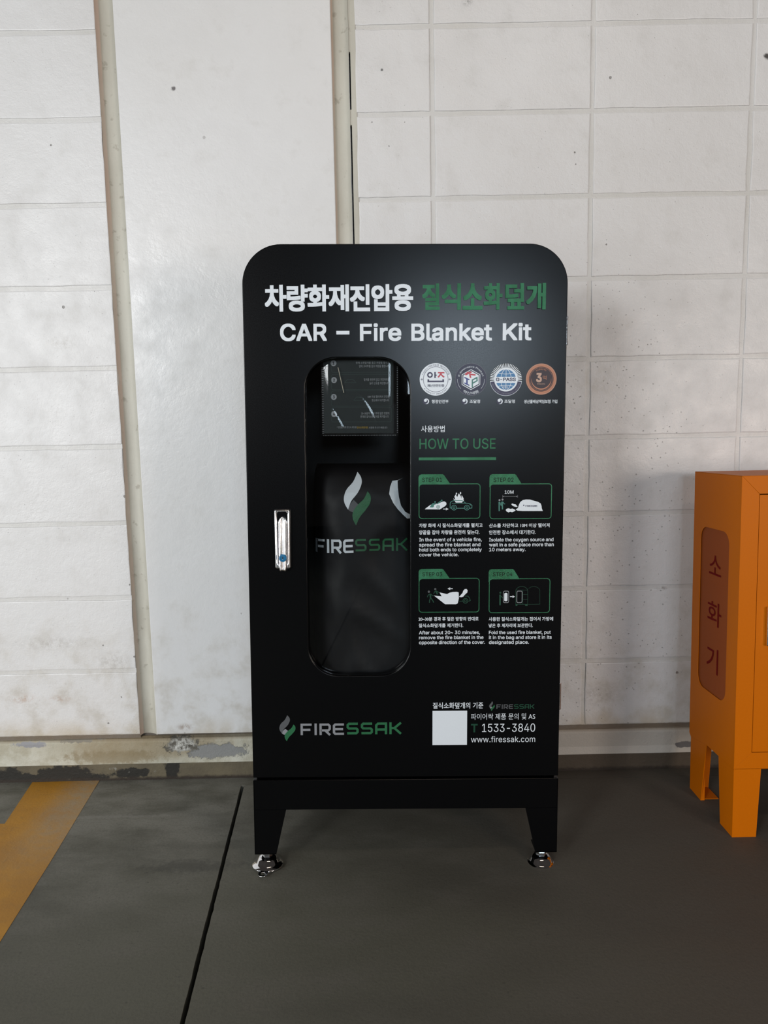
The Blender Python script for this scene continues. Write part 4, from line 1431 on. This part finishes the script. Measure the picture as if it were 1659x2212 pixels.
BX0, BX1, BZ0, BZ1 = -0.199, 0.045, 0.2070, 0.872
BF = 0.046
bag = inside('carrying_bag', 'black fabric bag with a flame emblem and lettering, upright behind the cabinet window', 'bag', (BX0 + BX1) / 2, 0.085, 0.2040)
sh = Vector(((BX0 + BX1) / 2, 0.085, 0.2040))
bb = bmesh.new()
bag_mesh(bb, BX0, BX1, 0.2042, BZ1, BF, 0.150, 2.0)
bag_tree = BVHTree.FromBMesh(bb)
bmesh.ops.translate(bb, vec=-sh, verts=bb.verts)
obj('bag_body', bb, M_BAG, bag, smooth=True)
hb = bmesh.new()


def shifted(pr_y):
    return pr_y


class BagPrint(Print):
    """print laid on the bag's bulging front"""
    def build(s, name, mat, parent, label=None, lift=0.0006):
        for _ in range(5):
            es = [e for e in s.bm.edges if e.calc_length() > 0.006]
            if es:
                bmesh.ops.subdivide_edges(s.bm, edges=es, cuts=1)
                bmesh.ops.triangulate(s.bm, faces=[f for f in s.bm.faces if len(f.verts) > 4])
        for v in s.bm.verts:
            hit = bag_tree.ray_cast(Vector((v.co.x, -0.2, v.co.z)), Vector((0, 1, 0)))[0]
            if hit is not None:
                v.co.y = hit.y - lift + (v.co.y - s.y0)
        bmesh.ops.translate(s.bm, vec=-sh, verts=s.bm.verts)
        return Print.build(s, name, mat, parent, label)


BP_Y = BF - 0.0075
D0 = 0.040


def bflame(bx):
    x0, z0, x1, z1 = bx
    T = lambda L: [(x0 + a * (x1 - x0), z0 + b * (z1 - z0)) for a, b in L]
    BagPrint(BP_Y).face(T(LEAF_FOLD)).build('emblem_fold', M_DIM, bag)
    BagPrint(BP_Y).face(T(LEAF_UP)).build('emblem_leaf', M_WHITE, bag, 'white upper leaf of the flame emblem', 0.0010)
    BagPrint(BP_Y).face(T(LEAF_LOW)).build('emblem_leaf', M_FOIL_FLAT, bag, 'green lower leaf of the flame emblem', 0.0010)


bflame((-0.12874, 0.7421, -0.07219, 0.85458))
q = BagPrint(BP_Y); tech(q, 'FIRE', (-0.19275, 0.68255, -0.10938, 0.71275), 0.17)
for v in q.bm.verts: v.co.z += (v.co.x + 0.15) * 0.03
q.build('bag_lettering', M_WHITE, bag, 'white half of the bag lettering')
q = BagPrint(BP_Y); tech(q, 'SSAK', (-0.10592, 0.68649, 0.00498, 0.71422), 0.15)
q.build('bag_lettering', M_FOIL_FLAT, bag, 'green half of the bag lettering')
q = BagPrint(BP_Y - 0.0002)
q.face([(-0.00415, 0.84138), (-0.01514, 0.83615), (-0.01476, 0.82134), (-0.01268, 0.80225), (-0.00848, 0.78418), (0.00061, 0.77029), (0.01228, 0.76342), (0.01228, 0.75616), (0.00505, 0.75577), (-0.00364, 0.76392), (-0.01528, 0.77633), (-0.02479, 0.78957), (-0.0332, 0.80829), (-0.03103, 0.82353), (-0.02613, 0.83578), (-0.01514, 0.83699)])
q.build('bag_stripe', M_WHITE, bag, 'curved white stripe')

# instruction card in a clear plastic pouch, hung inside the window
CD = 0.030
pouch = inside('document_pouch', 'clear plastic pouch holding a dark green instruction card, top of the cabinet window', 'pouch', -0.07, CD, 1.10)
sh3 = Vector((-0.07, CD, 1.10))
PB = (-0.17245, 0.93035, -0.01369, 1.09878)


def pbuild(pr, name, mat, label=None):
    bmesh.ops.translate(pr.bm, vec=-sh3, verts=pr.bm.verts)
    return pr.build(name, mat, pouch, label)


cd = bmesh.new()
box(cd, PB[0] + .004, PB[2] - .010, CD, CD + .0012, PB[1] + .006, PB[3] - .002)
bmesh.ops.translate(cd, vec=-sh3, verts=cd.verts)
obj('instruction_card', cd, M_CARD, pouch)
fm = bmesh.new()
nx, nz_ = 46, 50
for yy, sd in ((-0.0030, 1.0),):
    g = []
    for j in range(nz_ + 1):
        r = []
        for i in range(nx + 1):
            x = PB[0] + (PB[2] - PB[0]) * i / nx
            z = PB[1] + (PB[3] - PB[1]) * j / nz_
            e = min(i, nx - i, j, nz_ - j) / 5.0
            e = min(1, e)
            w = 0.30 * noise.noise(Vector((x * 9, z * 8, sd))) + 0.32 * math.exp(-(noise.noise(Vector((x * 13 + z * 7, z * 7, sd + 3))) / 0.055) ** 2) * (0.5 + noise.noise(Vector((x * 20, z * 20, 9))))
            r.append(fm.verts.new((x, CD - 0.0015 + e * (yy + 0.0030 * w), z)))
        g.append(r)
    for a, b in zip(g, g[1:]):
        for i in range(nx):
            fm.faces.new((a[i], a[i + 1], b[i + 1], b[i]))
bmesh.ops.translate(fm, vec=-sh3, verts=fm.verts)
obj('plastic_film', fm, M_PLASTIC, pouch, smooth=True)
# crimped welds along the edges
q = Print(CD - 0.0022)
k = 0
for j in range(38):
    z = PB[1] + 0.006 + j * 0.0036
    q.rect(PB[0] + 0.001, z, PB[0] + 0.0045, z + 0.0009)
    q.rect(PB[2] - 0.0030, z + .001, PB[2] - 0.0012, z + 0.0022)
for i in range(46):
    x = PB[0] + 0.003 + i * 0.0033
    q.rect(x, PB[1] + 0.0010, x + 0.0012, PB[1] + 0.0022)
pbuild(q, 'crimped_weld', M_GREY)
for i, (cx_, cz_) in enumerate([(-0.14701, 1.07965), (-0.14633, 1.04532), (-0.14715, 1.01098), (-0.14708, 0.97604)]):
    pbuild(Print(CD - 0.0004).disc(cx_, cz_, 0.0060, n=28), 'card_number_disc', M_CARD_INK)
    pbuild(Print(CD - 0.0006).text(str(i + 1), (cx_ - 0.0019, cz_ - 0.0031, cx_ + 0.0019, cz_ + 0.0031), 0.03), 'card_number', M_BLACK_IN)
for body, bx in (('현재 소화덮개를 들고 차량을 펼치고', (-0.10119, 1.07821, -0.03222, 1.08262)), ('앞에 고리부를 잡고 차량을 펼칩니다', (-0.09453, 1.07084, -0.03254, 1.07599)),
                 ('덮개를 완전히 덮고 가장자리를', (-0.08471, 1.04353, -0.03219, 1.0487)), ('눌러 산소를 차단합니다', (-0.07308, 1.03612, -0.03266, 1.04129)),
                 ('10M 이상 떨어져서 안전한', (-0.077, 1.00871, -0.0323, 1.0139)), ('장소에서 대기합니다', (-0.06879, 1.00127, -0.03278, 1.00647)),
                 ('20~30분이 지난 후에 덮은 방향의', (-0.09073, 0.97452, -0.03257, 0.97974)), ('반대로 질식소화덮개를 제거합니다', (-0.09228, 0.96782, -0.03365, 0.97304))):
    pbuild(Print(CD - 0.0004).text(body, bx, 0.0), 'card_text', M_CARD_INK)
pbuild(Print(CD - 0.0004).text('* 안전을 위해 반드시 재난용', (-0.14135, 0.94638, -0.10072, 0.95087), 0.0), 'card_text', M_CARD_INK)
pbuild(Print(CD - 0.0004).text('사용해 주시기 바랍니다', (-0.07514, 0.94537, -0.03674, 0.94986), 0.0), 'card_text', M_CARD_INK)
pbuild(Print(CD - 0.0004).text('질식소화덮개만', (-0.09997, 0.9458, -0.07664, 0.95029), 0.02), 'card_text', M_YELLOW_PRINT, 'yellow words on the card')
q = Print(CD - 0.0004)
for a, b in ((290, 530), (545, 745), (765, 965)):
    bx = (-0.15168, 1.10105, -0.02797, 1.10252)
for bx in ((-0.15123, 1.06105, -0.02776, 1.08901), (-0.15161, 1.02559, -0.02786, 1.05693), (-0.15198, 0.99205, -0.02797, 1.02293), (-0.15235, 0.95971, -0.02807, 0.98952)):
    q.stroke(rrect(*bx, 0.004, 4), 0.0006, True)
for c_ in [(-0.1127, 1.04298), (-0.09427, 1.00663)]:
    q.stroke([(c_[0] - 0.012, c_[1] - 0.003), (c_[0] - 0.006, c_[1] + 0.004), (c_[0] + 0.006, c_[1] + 0.003), (c_[0] + 0.012, c_[1] - 0.003)], 0.0009, True)
pbuild(q, 'card_line', M_CARD_LINE)
# white cord the pouch hangs on
cz = bmesh.new()
(ax_, az_), (bx_, bz_) = [(-0.13751, 1.07048), (-0.1261, 1.01895)]
dirv = Vector((bx_ - ax_, 0, bz_ - az_)); L = dirv.length
lathe(cz, [(0, 0), (0.0006, 0), (0.0006, L), (0, L)], 0, 0, 8)
rotm = dirv.to_track_quat('Z', 'Y').to_matrix().to_4x4()
bmesh.ops.transform(cz, matrix=Matrix.Translation(Vector((ax_, 0.0235, az_)) - sh3) @ rotm, verts=cz.verts)
obj('tie_cord', cz, simple('cream_cord', (0.62, 0.57, 0.46, 1), 0.6), pouch)['label'] = 'thin cream cord'

# ================================================================== ORANGE CABINET
oc = thing('extinguisher_cabinet', 'orange steel fire extinguisher box on legs, at the right edge', 'cabinet', (0.788, -0.335, 0.0), (-0.026, 0, 0))
OW, OD, OT = 0.460, 0.236, 0.8275
ZS, ZSB = 0.1615, 0.150
wy0, wy1, wz0, wz1 = 0.0500, 0.1955, 0.2960, 0.6960


def side_sheet(x0, x1, hole):
    bm = bmesh.new()
    outer = [(0.0042, 0.160), (0.1382, 0.160), (OD - 0.010, 0.1432), (OD, 0.152), (OD, OT), (0.0042, OT)]
    holes = [rrect(wy0, wz0, wy1, wz1, 0.030, 8)[::-1]] if hole else []
    plate_with_hole(bm, outer, holes, -0.0008, 0.0008)
    # plate was built in x-z; turn it to y-z
    bmesh.ops.transform(bm, matrix=Matrix(((0, 1, 0, (x0 + x1) / 2), (1, 0, 0, 0), (0, 0, 1, 0), (0, 0, 0, 1))), verts=bm.verts)
    bmesh.ops.recalc_face_normals(bm, faces=bm.faces)
    return bm


obj('side_panel', side_sheet(0.0, 0.0016, True), M_ORANGE, oc)['label'] = 'left side panel with a slot window'
obj('side_panel', side_sheet(OW - 0.0016, OW, False), M_ORANGE, oc)
t = bmesh.new()
box(t, 0, OW, 0, OD, OT - 0.0016, OT, 0.0006, 1)
box(t, 0.0016, OW - .0016, 0.0, OD - .001, ZS, ZS + 0.0016)
box(t, 0.0016, OW - .0016, OD - 0.0016, OD, ZS, OT - .0016)
obj('body', t, M_ORANGE, oc)
# front frame with mitred corners: four lengths
FR = 0.0392
zb0 = ZS


def rail(pts):
    bm = bmesh.new()
    prism(bm, pts, 0.0, 0.004, 0.0003)
    obj('frame_rail', bm, M_ORANGE, oc)


g_ = 0.00025
fz1 = 0.7873
fz0 = 0.2004
rail([(0, OT), (0, zb0), (FR, zb0 if False else fz0), (FR, fz1)])
rail([(g_, OT), (FR + g_, fz1 + g_), (OW - FR - g_, fz1 + g_), (OW - g_, OT)])
rail([(OW, OT), (OW - FR, fz1), (OW - FR, fz0), (OW, zb0)])
rail([(0, zb0), (OW, zb0), (OW - FR, fz0 - g_), (FR, fz0 - g_)])
od = bmesh.new()
box(od, FR + 0.0014, OW - FR - 0.0010, 0.0006, 0.0030, fz0 + 0.001, fz1 - 0.0022, 0.0006, 1)
odoor = obj('door', od, M_ORANGE, oc)
oh = bmesh.new()
plate_with_hole(oh, rrect(0.0612, 0.4485, 0.0860, 0.5368, 0.003, 4), [], -0.0090, 0.0, 0.002)
obj('door_handle', oh, M_CHROME, odoor)['label'] = 'chrome latch handle'
oh = bmesh.new()
box(oh, 0.0660, 0.0810, -0.0095, -0.0085, 0.4560, 0.5290, 0.0004, 1)
obj('handle_inset', oh, M_BLACK, odoor)
# side window sheet and its vertical lettering
ac = bmesh.new()
prism(ac, rrect(wy0 - 0.006, wz0 - 0.006, wy1 + 0.006, wz1 + 0.006, 0.034, 8), 0.0030, 0.0040, axis='x')
obj('side_window', ac, M_ACRYLIC, oc)['label'] = 'reddish translucent side window'
for ch, bx in (('소', (-0.152, 0.5854, -0.0908, 0.6328)), ('화', (-0.1556, 0.4635, -0.0845, 0.5213)), ('기', (-0.1545, 0.3484, -0.0947, 0.4103))):
    lp = Print(0.0)
    lp.text(ch, bx, 0.006)
    # the sheet faces left: turn the letter into the side plane
    lp.bm.transform(Matrix(((0, 1, 0, 0.0024), (-1, 0, 0, 0), (0, 0, 1, 0), (0, 0, 0, 1))))
    obj('side_letter', lp.bm, M_ORANGE_RED, oc)['label'] = 'dark red Korean letter'


# legs of folded sheet
def oleg(name, parts):
    bm = bmesh.new()
    for p in parts:
        if p[0] == 'x':
            prism(bm, p[3], p[1], p[2], axis='x')
        elif p[0] == 'y':
            prism(bm, p[3], p[1], p[2], axis='y')
        else:
            box(bm, *p[1:])
    return obj(name, bm, M_ORANGE, oc)


for mx_ in (0, 1):
    X = (lambda v: v) if mx_ == 0 else (lambda v: OW - v)
    xs = lambda a, b: (min(X(a), X(b)), max(X(a), X(b)))
    # front leg: tapering front plate and side plate
    oleg('leg', [('y', 0.0, 0.0016, [(X(0), 0), (X(0.0550), 0), (X(0.0618), ZS), (X(0), ZS)]),
                 ('x', *xs(0, 0.0016), [(0.0017, 0.0004), (0.0590, 0.0016), (0.0746, 0.1598), (0.0017, 0.1598)]),
                 ('b', *xs(0.0016, 0.05), 0.0016, 0.052, 0.0, 0.0016)])
    # back leg: side plate, front-facing flange, rear plate, foot plate
    oleg('leg', [('x', *xs(0, 0.0016), [(0.1628, 0.0045), (0.2262, 0.006), (0.2262, 0.1429), (0.1384, 0.1598)]),
                 ('y', 0.1628, 0.1642, [(X(0.0017), 0.0045), (X(0.010), 0.0045), (X(0.010), 0.135), (X(0.0017), 0.150)]),
                 ('y', 0.2250, 0.2266, [(X(0.0017), 0.006), (X(0.0480), 0.006), (X(0.0560), 0.150), (X(0.0017), 0.150)]),
                 ('b', *xs(0.0017, 0.046), 0.1643, 0.2249, 0.0062, 0.0078)])
# red extinguisher standing inside, dim behind the side window
ex = thing('fire_extinguisher', 'red extinguisher cylinder dimly seen through the side window of the orange box', 'extinguisher',
           (0.788 + 0.115, -0.335 + 0.125, ZS + 0.006), (-0.026, 0, 0))
e1 = bmesh.new()
lathe(e1, [(0, 0), (0.070, 0), (0.073, 0.006), (0.073, 0.33), (0.066, 0.375), (0.045, 0.405), (0.020, 0.418), (0.018, 0.435), (0, 0.435)], 0, 0, 40)
obj('cylinder', e1, simple('red_enamel', (0.35, 0.012, 0.008, 1), 0.35), ex, smooth=True)
e2 = bmesh.new()
box(e2, -0.02, 0.02, -0.014, 0.014, 0.435, 0.462, 0.003, 2)
box(e2, -0.012, 0.012, -0.085, 0.012, 0.470, 0.475, 0.002, 1)
obj('valve_lever', e2, M_BLACK, ex)

bpy.data.objects.remove(TXT_OB)
bpy.data.curves.remove(TXT)
